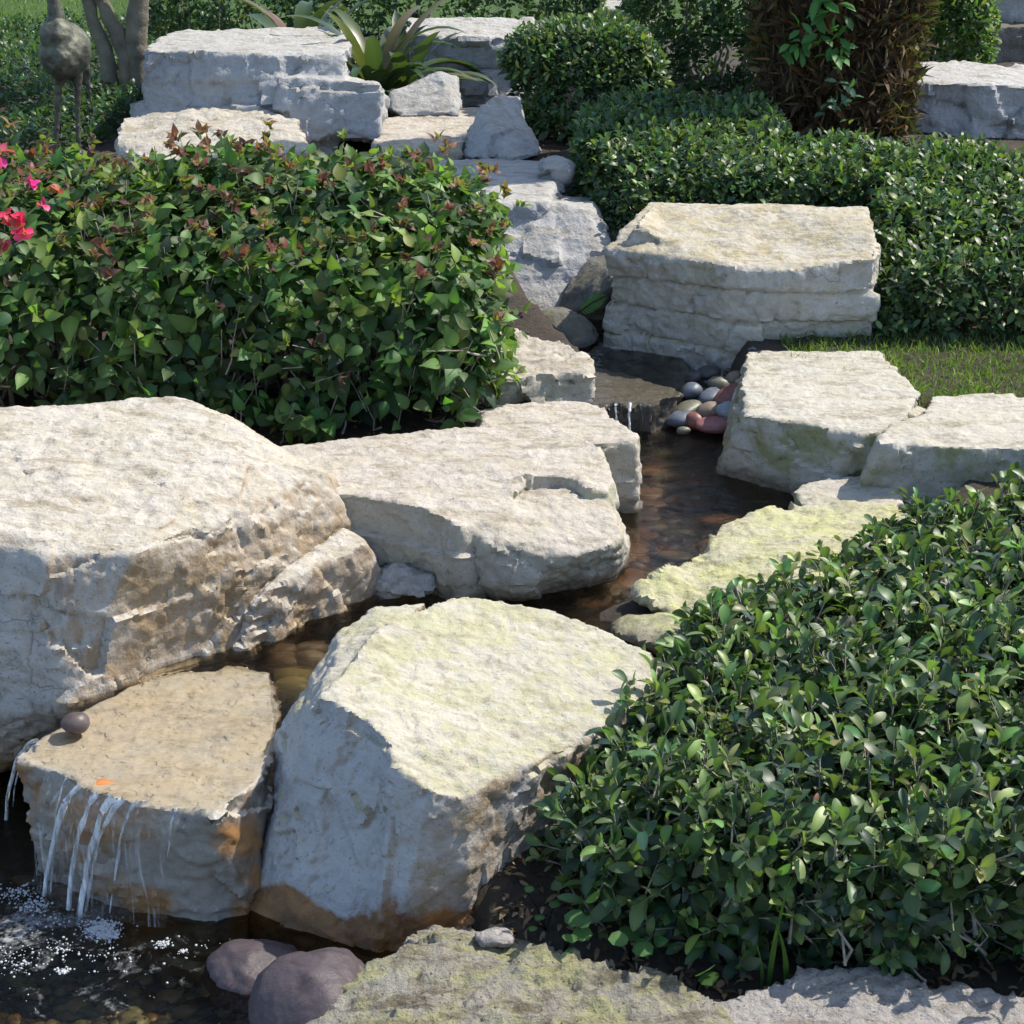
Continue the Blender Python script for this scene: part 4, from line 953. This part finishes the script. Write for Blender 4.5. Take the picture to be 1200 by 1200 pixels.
# ------------------------------------------------------------------ tree with several stems
tb_ = Vector((-1.75, 8.0, gz(-1.75, 8.0)))
tree = empty('multi_stem_tree', tb_, 'small tree with several grey-green stems behind the bird statue', 'tree')
def pth(pts): return np.array([np.array(p) - np.array(tb_) for p in pts])
YT = 8.0
def up_(p, q, n): return [p + (q - p) * (i / n) for i in range(n + 1)]
bz = tb_.z - .08
stems = [
    [Vector((PY(132, 90, YT).x, YT, bz)), PY(126, 70, YT), PY(116, 40, YT), PY(102, 0, YT), PY(88, -60, YT + .1), PY(60, -200, YT + .2), PY(20, -420, YT + .3), PY(-40, -640, YT + .3)],
    [Vector((PY(152, 90, YT).x, YT, bz)), PY(148, 66, YT), PY(138, 38, YT), PY(118, 0, YT), PY(100, -60, YT - .1), PY(90, -200, YT - .2), PY(100, -420, YT - .3), PY(80, -640, YT - .5)],
    [Vector((PY(162, 90, YT).x, YT, bz)), PY(160, 66, YT), PY(160, 38, YT), PY(163, 0, YT), PY(168, -60, YT), PY(190, -200, YT), PY(230, -420, YT + .1), PY(260, -640, YT + .2)]]
radi = [np.array([.045, .034, .032, .032, .031, .028, .022, .012]), np.array([.05, .042, .036, .034, .032, .028, .022, .012]), np.array([.06, .052, .048, .046, .044, .036, .026, .014])]
fine_p, fine_r = [], []
for s, r_ in zip(stems, radi):
    q = pth(s); t0 = np.linspace(0, 1, len(q)); t1 = np.linspace(0, 1, 90); qq = np.stack([np.interp(t1, t0, q[:, i]) for i in range(3)], 1)
    jit = np.stack([fbm(np.stack([t1 * 9, t1 * 0 + k, t1 * 0 + r_[0] * 90], 1), 8 + k, 3) for k in range(3)], 1)
    fine_p.append(qq + jit * np.array([.012, .012, 0])); fine_r.append(np.interp(t1, t0, r_) * (1 + .18 * jit[:, 2]))
v, f = tubes(fine_p, fine_r, 12)
TBARK = simple('tree_bark', (.17, .15, .11), .9, .35, 14, .6, dist=.02)
link('trunk', np_mesh('trunk', v, f), TBARK, tree)
lv = Leaves(); n = 9000
cen = np.concatenate([np.array(s[i])[None] for s in stems for i in (5, 6, 7)]); ci = g.integers(0, len(cen), n)
off = nrmz(g.normal(size=(n, 3))) * (g.random((n, 1)) ** .5) * np.array([[.75, .75, .55]]) * g.uniform(.5, 1.1, (len(cen), 1))[ci]
pos_ = cen[ci] + off + np.array([[0, .1, .55]]); dd = nrmz(g.normal(size=(n, 3)) + np.array([[0, 0, -.3]])); nn = nrmz(np.cross(np.cross(dd, np.array([[0, 0, 1.]]) + .5 * g.normal(size=(n, 3))), dd))
tag(link('crown', leaves_mesh('crown', leaf_template('small', .2, .15), pos_ - np.array(tb_), dd, nn, g.uniform(.06, .10, n), np.ones(n), np.array([(.04, .09, .025)]) * g.uniform(.6, 1.5, (n, 1))), LEAF2, tree), kind='stuff')
# ------------------------------------------------------------------ crane statue
YC = 6.98
BRONZE = simple('weathered_bronze', (.10, .085, .065), .55, .45, 22, .5, .5, .55, second=(.16, .17, .13))
def ellip(p, rx, ry, rz, tilt=0.0, seed=1):
    c = cobble(0, 0, 0, rx, ry, rz, seed, 90)[1]
    M = Matrix.Rotation(tilt, 4, 'Y')
    return ('hull', [Vector(p) + M @ Vector(q) for q in c])
def limb(pts, rad):
    out = []
    for (a, b, r0, r1) in zip(pts[:-1], pts[1:], rad[:-1], rad[1:]):
        d_ = (b - a); L_ = d_.length; q = d_.to_track_quat('Z', 'Y'); ring = []
        for z_, r_ in ((-r0 * .3, r0 * .8), (0, r0), (L_, r1), (L_ + r1 * .3, r1 * .8)):
            ring += [a + q @ Vector((r_ * math.cos(i * .7854), r_ * math.sin(i * .7854), z_)) for i in range(8)]
        out.append(('hull', ring))
    return out
B = PY(76, 60, YC); gzc = gz(B.x, YC)
body = [ellip(B, .098, .15, .115, .35, 2), ellip(PY(86, 72, YC + .1), .06, .12, .085, .6, 3), ellip(PY(68, 44, YC - .06), .07, .08, .075, 0, 4)]
neck = limb([PY(66, 42, YC - .04), PY(66, 20, YC - .05), PY(63, 0, YC - .05), PY(60, -35, YC - .03), PY(66, -75, YC - .04), PY(70, -100, YC - .08)], [.05, .034, .028, .024, .021, .024])
head = [ellip(PY(70, -108, YC - .10), .030, .05, .030, 0, 5)] + limb([PY(69, -104, YC - .13), PY(64, -92, YC - .30)], [.014, .004])
lx, rx_ = PY(67, 100, YC - .02), PY(91, 95, YC + .03)
legs = limb([PY(72, 78, YC), PY(68, 102, YC - .02), PY(67, 145, YC - .02), Vector((PY(66, 190, YC).x, YC - .03, gzc))], [.045, .017, .012, .012]) + limb([PY(88, 72, YC + .03), PY(91, 100, YC + .03), PY(91, 135, YC + .03), Vector((PY(91, 190, YC).x, YC + .03, gzc))], [.04, .017, .011, .012])
for fx_, fy_ in ((PY(66, 190, YC).x, YC - .03), (PY(91, 190, YC).x, YC + .03)):
    for a in (-2.2, -1.57, -.9, 1.5): legs += limb([Vector((fx_, fy_, gzc + .01)), Vector((fx_ + .06 * math.cos(a), fy_ + .06 * math.sin(a), gzc + .004))], [.009, .006])
tail = limb([PY(98, 78, YC + .12), PY(102, 92, YC + .16), PY(107, 122, YC + .18)], [.03, .012, .005]) + limb([PY(95, 80, YC + .12), PY(99, 100, YC + .15)], [.03, .008])
me = solid(body + neck + head + legs + tail, .007)
p_ = get_co(me); n_ = get_no(me)
wfeather = np.clip(1 - np.abs(p_[:, 2] - B.z) / .16, 0, 1)
p_ = p_ + n_ * (wfeather * .004 * vnoise(p_ * np.array([38, 20, 38]), 3) + .002 * vnoise(p_ * 70, 4))[:, None]
me.vertices.foreach_set('co', p_.astype(np.float32).ravel()); me.update()
cl = rebase(me)
tag(link('crane_statue', me, BRONZE, loc=cl), 'weathered bronze long-legged bird statue standing in the groundcover', 'statue')

# ------------------------------------------------------------------ strap-leaved plants
STRAP = leaf_material('strap_leaf', .35, .2, .5)
def strap_plant(name, base, label, n, seed, length, width, cols, lean=(0, 0)):
    g = np.random.default_rng(seed)
    th = empty(name, base, label, 'plant')
    for i in range(n):
        a = i * 2.39996 + g.normal() * .2; L = length * g.uniform(.65, 1.1); w = width * g.uniform(.75, 1.15); k = 14
        t = np.linspace(0, 1, k); up0 = g.uniform(.55, 1.35); droop = g.uniform(.7, 2.0)
        th_ = up0 - droop * t ** 1.6
        st = L / (k - 1); r_ = np.concatenate([[0], np.cumsum(np.cos(th_[:-1]) * st)]); z_ = np.concatenate([[0], np.cumsum(np.sin(th_[:-1]) * st)])
        hw = w * .5 * np.interp(t, [0, .15, .6, .85, 1], [.7, .85, 1, .65, .02])
        ca, sa = math.cos(a), math.sin(a); cx_, cy_ = r_ * ca + lean[0] * t * L, r_ * sa + lean[1] * t * L
        Lf = np.stack([cx_ - sa * hw, cy_ + ca * hw, z_ + hw * .35], 1); Md = np.stack([cx_, cy_, z_], 1); Rt = np.stack([cx_ + sa * hw, cy_ - ca * hw, z_ + hw * .35], 1)
        V = np.stack([Lf, Md, Rt], 1).reshape(-1, 3); q = np.arange(k - 1) * 3
        Fc = np.concatenate([np.stack([q, q + 3, q + 4, q + 1], 1), np.stack([q + 1, q + 4, q + 5, q + 2], 1)])[:, ::-1]
        c = np.array(cols[g.integers(len(cols))]) * g.uniform(.8, 1.2)
        cc = np.tile(c, (len(V), 1)); cc[1::3] *= 1.25
        link('leaf', np_mesh('leaf', V, Fc, cc), STRAP, th)
    return th
GRN = [(.03, .06, .02), (.05, .085, .025), (.07, .09, .035), (.025, .05, .02)]
strap_plant('strap_leaf_plant', Vector((PY(440, 100, 7.75).x, 7.75, .70)), 'tall strap-leaved plant behind the rounded grey boulder', 34, 61, .66, .072, GRN + [(.11, .09, .045)])
strap_plant('strap_leaf_plant', Vector((PY(475, 110, 7.85).x, 7.85, .70)), 'smaller strap-leaved plant by the weathered grey boulder', 11, 62, .5, .075, GRN)
strap_plant('strap_leaf_plant', Vector((PY(350, 30, 8.25).x, 8.25, .80)), 'arching reddish-green strap plant spreading over the bluish-grey boulder', 13, 63, .62, .09, GRN + [(.12, .05, .03), (.10, .09, .04)])

# ------------------------------------------------------------------ falling water
FALL, nt = mat_new('falling_water'); N = NT(nt)
geo = N.n('NewGeometry'); h_ = N.noise(N.scale(geo.outputs['Position'], (90, 90, 12)), 1.0, 4, .6)
bp = N.n('Bump', i_Strength=.8, i_Distance=.01); N.l(h_, bp.inputs['Height'])
gl = N.n('BsdfGlossy', i_Roughness=.08); N.l(bp.outputs[0], gl.inputs['Normal'])
tr = N.n('BsdfTransparent'); tr.inputs[0].default_value = (.93, .95, .97, 1)
dfw = N.n('BsdfDiffuse'); dfw.inputs[0].default_value = (.75, .8, .86, 1)
a1 = N.n('MixShader', i_0=.30); N.l(tr.outputs[0], a1.inputs[1]); N.l(gl.outputs[0], a1.inputs[2])
a2 = N.n('MixShader'); N.l(N.remap(h_, .38, .62, .05, .9), a2.inputs[0]); N.l(a1.outputs[0], a2.inputs[1]); N.l(dfw.outputs[0], a2.inputs[2])
N.l(a2.outputs[0], N.n('OutputMaterial').inputs[0])
FALL2 = water_material('cascade_water', (.75, .74, .72), 1.0)
def strand(a, b, r0, r1, seed, k=18):
    t = np.linspace(0, 1, k); g = np.random.default_rng(seed)
    A, Bv = np.array(a), np.array(b)
    p = A[None] + (Bv - A)[None] * t[:, None]
    p[:, 2] = A[2] + (Bv[2] - A[2]) * (t * .25 + .75 * t ** 2)
    p += .0025 * np.stack([vnoise(np.stack([t * 6, t * 0 + seed, t * 0], 1), 5), vnoise(np.stack([t * 6, t * 0 + seed, t * 0 + 9], 1), 6), t * 0], 1)
    r = np.interp(t, [0, 1], [r0, r1]) * (1 + .35 * vnoise(np.stack([t * 9, t * 0 + seed, t * 0 + 3], 1), 7))
    return p, r
wf = empty('waterfall', PZ(110, 1060, 0), 'thin strands of water spilling from the wet slab into the pond', 'waterfall')
for j, ((ax_, ay_), (bx_, by_), r0, r1) in enumerate((((92, 926), (52, 1050), .007, .004), ((112, 934), (80, 1066), .006, .004), ((132, 939), (94, 1072), .007, .005), ((141, 941), (100, 1068), .006, .003), ((160, 944), (128, 1070), .004, .002), ((168, 945), (150, 1022), .003, .0015), ((40, 872), (6, 960), .004, .003), ((44, 878), (14, 945), .003, .002), ((75, 915), (60, 1045), .002, .002), ((205, 950), (206, 972), .003, .001))):
    a = PZ(ax_, ay_, .248) + Vector((0, .012, 0)); b = PZ(bx_, by_, 0.0)
    if by_ < 1000 and ax_ > 60: b = a + Vector((-.02, -.012, -.10))
    p, r = strand(a, b, r0, r1, j + 3)
    v, f = tubes([p - np.array(wf.location)], [r], 6)
    link('water_strand', np_mesh('water_strand', v, f), FALL, wf)
lip = [(58, 900), (72, 908), (90, 919), (104, 927), (122, 933), (140, 938), (158, 941), (176, 944), (196, 948), (216, 951)]
foot = [(40, 1040), (52, 1048), (66, 1058), (82, 1064), (98, 1070), (114, 1073), (130, 1076), (150, 1079), (172, 1083), (196, 1086)]
rows = []
for (a_x, a_y), (b_x, b_y) in zip(lip, foot):
    a = PZ(a_x, a_y - 3, .252); b = PZ(b_x, b_y, 0.0); out_ = Vector((-.25, -1, 0)).normalized()
    rows.append([a + (b - a) * t + out_ * (.018 * math.sin(math.pi * min(1, t * 1.2)) + .006) + Vector((0, 0, (1 - t) * t * .10)) for t in np.linspace(0, 1, 14)])
V = np.array([[tuple(q) for q in r_] for r_ in rows]); nr, ncl = V.shape[:2]
ii = (np.arange(nr - 1)[:, None] * ncl + np.arange(ncl - 1)[None]).ravel()
SHEET, nt = mat_new('water_sheet'); N = NT(nt)
geo = N.n('NewGeometry'); h_ = N.noise(N.scale(geo.outputs['Position'], (70, 70, 3.5)), 1.0, 6, .65, .3)
bp = N.n('Bump', i_Strength=.7, i_Distance=.01); N.l(h_, bp.inputs['Height'])
gl = N.n('BsdfGlossy', i_Roughness=.06); N.l(bp.outputs[0], gl.inputs['Normal'])
tr = N.n('BsdfTransparent'); tr.inputs[0].default_value = (.97, .98, .985, 1)
dfw = N.n('BsdfDiffuse'); dfw.inputs[0].default_value = (.72, .78, .85, 1)
a1 = N.n('MixShader', i_0=.12); N.l(tr.outputs[0], a1.inputs[1]); N.l(gl.outputs[0], a1.inputs[2])
a2 = N.n('MixShader'); N.l(N.remap(h_, .56, .74, .0, .5), a2.inputs[0]); N.l(a1.outputs[0], a2.inputs[1]); N.l(dfw.outputs[0], a2.inputs[2])
N.l(a2.outputs[0], N.n('OutputMaterial').inputs[0])
link('water_sheet', np_mesh('water_sheet', V.reshape(-1, 3) - np.array(wf.location), np.stack([ii, ii + 1, ii + ncl + 1, ii + ncl], 1)), SHEET, wf)
wf2 = empty('waterfall', PZ(750, 500, MID), 'small dark cascade falling over the upper ledge into the pool', 'waterfall')
for j in range(9):
    x = 706 + j * 7.2 + g.normal() * 3
    a = PZ(x, 473, .350); b = Vector((a.x - .002, a.y - .035, MID))
    p, r = strand(a, b, g.uniform(.001, .006), g.uniform(.001, .005), j + 40, 10)
    v, f = tubes([(p - np.array(wf2.location)) * np.array([1, 1, 1])], [r], 6)
    link('water_strand', np_mesh('water_strand', v, f), FALL if j in (2, 5) else FALL2, wf2)
# froth bubbles drifting on the pond
FOAM = simple('froth', (.40, .42, .43), .5, .2, 80, .3)
bmx = bmesh.new(); bmesh.ops.create_icosphere(bmx, subdivisions=1, radius=1.0)
i1_v = np.array([v.co[:] for v in bmx.verts]); i1_f = np.array([[v.index for v in f.verts] for f in bmx.faces]); bmx.free()
V, Fc = [], []; n = 0
cl_ = [(PZ(px, py, 0), w, m_) for px, py, w, m_ in ((118, 1088, .018, 600), (128, 1096, .010, 200), (20, 1048, .020, 120), (40, 1062, .016, 120), (60, 1080, .030, 50), (10, 1120, .03, 50), (75, 1138, .006, 80), (70, 1112, .02, 60), (190, 1106, .007, 60), (214, 1116, .005, 30), (150, 1130, .07, 22), (240, 1112, .02, 10), (60, 1150, .10, 20), (30, 1128, .02, 60), (125, 1118, .02, 30))]
for c_, w, m_ in cl_:
    for k in range(m_):
        x, y = c_.x + g.normal() * w, c_.y + g.normal() * w * .8
        r_ = .0010 + .0026 * g.random() ** 3; V.append(i1_v * np.array([r_, r_, r_ * .7]) + (x, y, r_ * .25)); Fc.append(i1_f + n * len(i1_v)); n += 1
tag(link('froth', np_mesh('froth', np.concatenate(V), np.concatenate(Fc)), FOAM), 'white froth bubbles drifting on the pond below the waterfall', 'froth', kind='stuff')

# ------------------------------------------------------------------ grass, weeds, litter
def grass(name, label, n, region, h, col, seed, z_off=0.0):
    g = np.random.default_rng(seed); xy = region(g, n)
    P = np.stack([xy[:, 0], xy[:, 1], ground_z(xy[:, 0], xy[:, 1]) + z_off], 1)
    D = nrmz(g.normal(size=(n, 3)) * np.array([[.55, .55, .1]]) + np.array([[0, 0, 1.]])); Nn = nrmz(np.cross(np.cross(D, g.normal(size=(n, 3))), D))
    C_ = np.array(col)[None] * g.uniform(.6, 1.5, (n, 1)) * (1 + .1 * g.normal(size=(n, 3)))
    me = leaves_mesh(name, leaf_template('blade', .3, .35), P, D, Nn, g.uniform(.5, 1.1, n) * h, np.full(n, 1.6), np.clip(C_, .004, .9))
    return tag(link(name, me, LEAF2), label, 'grass', kind='stuff')
a_, b_ = PZ(1030, 415, .43), PZ(1400, 470, .43)
grass('grass', 'short mown grass patch behind the pale flat slab', 9000, lambda g, n: np.stack([g.uniform(.82, 2.6, n), g.uniform(4.42, 5.06, n)], 1), .035, (.11, .17, .035), 71)
grass('grass', 'distant mown lawn at the back of the garden', 9000, lambda g, n: np.stack([g.uniform(-5.5, -2.5, n), g.uniform(10.6, 16, n)], 1), .06, (.09, .15, .03), 72, .02)
def litter(name, label, n, region, seed, size=.03):
    g = np.random.default_rng(seed); xy = region(g, n)
    P = np.stack([xy[:, 0], xy[:, 1], ground_z(xy[:, 0], xy[:, 1]) + g.uniform(.002, .012, n)], 1)
    D = nrmz(g.normal(size=(n, 3)) * np.array([[1, 1, .25]])); Nn = nrmz(np.cross(np.cross(D, np.array([[0, 0, 1.]]) + .35 * g.normal(size=(n, 3))), D))
    C_ = np.array([(.12, .075, .04), (.20, .13, .07), (.06, .04, .025), (.25, .19, .12)])[g.integers(0, 4, n)]
    return tag(link(name, leaves_mesh(name, leaf_template('small', .3, .25), P, D, Nn, g.uniform(.4, 1.1, n) * size, g.uniform(.5, 1, n), C_), STRAW), label, 'leaf litter', kind='stuff')
litter('leaf_litter', 'dry brown leaf litter under the glossy hedge', 1600, lambda g, n: np.stack([g.uniform(-.02, 1.3, n), g.uniform(2.3, 2.75, n)], 1), 81)
litter('leaf_litter', 'dry leaf litter under the flowering hedge', 900, lambda g, n: np.stack([g.uniform(-1.5, .0, n), g.uniform(4.0, 4.7, n)], 1), 82)
litter('leaf_litter', 'dry leaf litter around the clipped hedges', 1500, lambda g, n: np.stack([g.uniform(-.8, 2.4, n), g.uniform(5.0, 8.2, n)], 1), 83)
# round-leaved weeds in front of the glossy hedge
weeds = [(660, 1104, 5, .036, 'round-leaved weed by the chipped stone at the hedge foot'), (740, 1112, 4, .038, 'pair of round pale leaves low at the hedge foot'), (815, 1146, 2, .042, 'broad round leaf flat beside the foreground rock'), (690, 1062, 4, .024, 'dark round-leaved weed against the angular boulder'), (835, 1105, 12, .014, 'tiny clover-like weed under the glossy hedge'), (640, 1075, 4, .022, 'small round-leaved weed in the gap beside the angular boulder')]
for j, (px, py, m_, s_, lab) in enumerate(weeds):
    q = PZ(px, py, .12); q.z = gz(q.x, q.y); th = empty('weed', q, lab, 'weed')
    tm_l = leaf_template('round', .06, .04)
    for i in range(m_):
        off = np.array([g.normal() * .022, g.normal() * .016 - .02, g.uniform(.035, .085)])
        d = nrmz(np.array([[g.normal(), g.normal() - .6, .1]])); nn = nrmz(np.cross(np.cross(d, np.array([[0, -.25, 1.]]) + .25 * g.normal(size=(1, 3))), d))
        link('leaf', leaves_mesh('leaf', tm_l, off[None], d, nn, np.array([s_ * g.uniform(.8, 1.1)]), np.ones(1), np.array([(.07, .15, .045)]) * g.uniform(.8, 1.3)), LEAF2, th)
        v, f = tubes([np.array([[0, 0, -.005], off * np.array([.5, .5, .6]), off])], [np.array([.001, .001, .0008])], 4)
        link('stalk', np_mesh('stalk', v, f), LEAF2, th)
q = PZ(900, 1150, .10); q.z = gz(q.x, q.y)
th = empty('grass_tuft', q, 'two tall grass blades standing against the glossy hedge', 'grass')
for dx, h_, bend, w in ((.0, .23, .02, .010), (.028, .15, -.03, .010), (-.012, .11, -.02, .006)):
    k = 8; t = np.linspace(0, 1, k); x = dx + bend * t ** 2; hw = w * np.interp(t, [0, .3, 1], [.7, 1, .05]) * .5
    V = np.concatenate([np.stack([x - hw, -.01 - .02 * t, t * h_], 1), np.stack([x, -.013 - .02 * t, t * h_], 1), np.stack([x + hw, -.01 - .02 * t, t * h_], 1)])
    q_ = np.arange(k - 1); Fc = np.concatenate([np.stack([q_, q_ + k, q_ + k + 1, q_ + 1], 1), np.stack([q_ + k, q_ + 2 * k, q_ + 2 * k + 1, q_ + k + 1], 1)])
    link('blade', np_mesh('blade', V, Fc, np.tile([[.10, .20, .035]], (3 * k, 1))), LEAF2, th)
# chipped stone by the hedge foot
rock('small_stone', 'flat grey chipped stone between the angular boulder and the hedge', [('hull', [PZ(560, 1096, .135), PZ(575, 1090, .14), PZ(596, 1093, .14), PZ(598, 1104, .13), PZ(566, 1106, .125), PZ(570, 1108, .09), PZ(600, 1106, .09), PZ(560, 1096, .09), PZ(590, 1085, .09)])], 'granular', 51, .004, facet=.004, fsize=.04, strata=0, rough=.002, flake=.001)
# fern in the shade of the cracked block
q = PY(676, 366, 5.3)
th = empty('fern', q, 'small bright fern frond in the shade beside the cracked block', 'fern')
k = 16; t = np.linspace(0, 1, k); rx = np.stack([.09 * t, -.02 - .06 * t, .10 * t - .025 * t ** 2], 1)
v, f = tubes([rx], [np.interp(t, [0, 1], [.0016, .0006])], 4); link('stalk', np_mesh('stalk', v, f), LEAF2, th)
for i in range(2, k - 1, 1):
    for sg in (-1, 1):
        d = nrmz(np.array([[.55 - .35 * sg, -.1, sg * .75 + .2]])); nn = nrmz(np.cross(np.cross(d, np.array([[.1, -1., .3]])), d))
        link('leaflet', leaves_mesh('leaflet', leaf_template('lance', .1, .1), rx[i][None], d, nn, np.array([.032 * math.sin(math.pi * (.2 + .75 * t[i]))]), np.array([.42]), np.array([(.08, .22, .07)])), LEAF2, th)
# dead leaf on the ledge
q = PZ(112, 919, .258)
tag(link('dead_leaf', leaves_mesh('dead_leaf', leaf_template('ovate', .3, .2), np.zeros((1, 3)), np.array([[.95, .3, .0]]) / 1.0, np.array([[-.1, -.3, .95]]), np.array([.035]), np.array([.8]), np.array([(.45, .16, .05)])), STRAW, loc=q), 'orange dead leaf stuck on the lip of the wet slab', 'leaf')
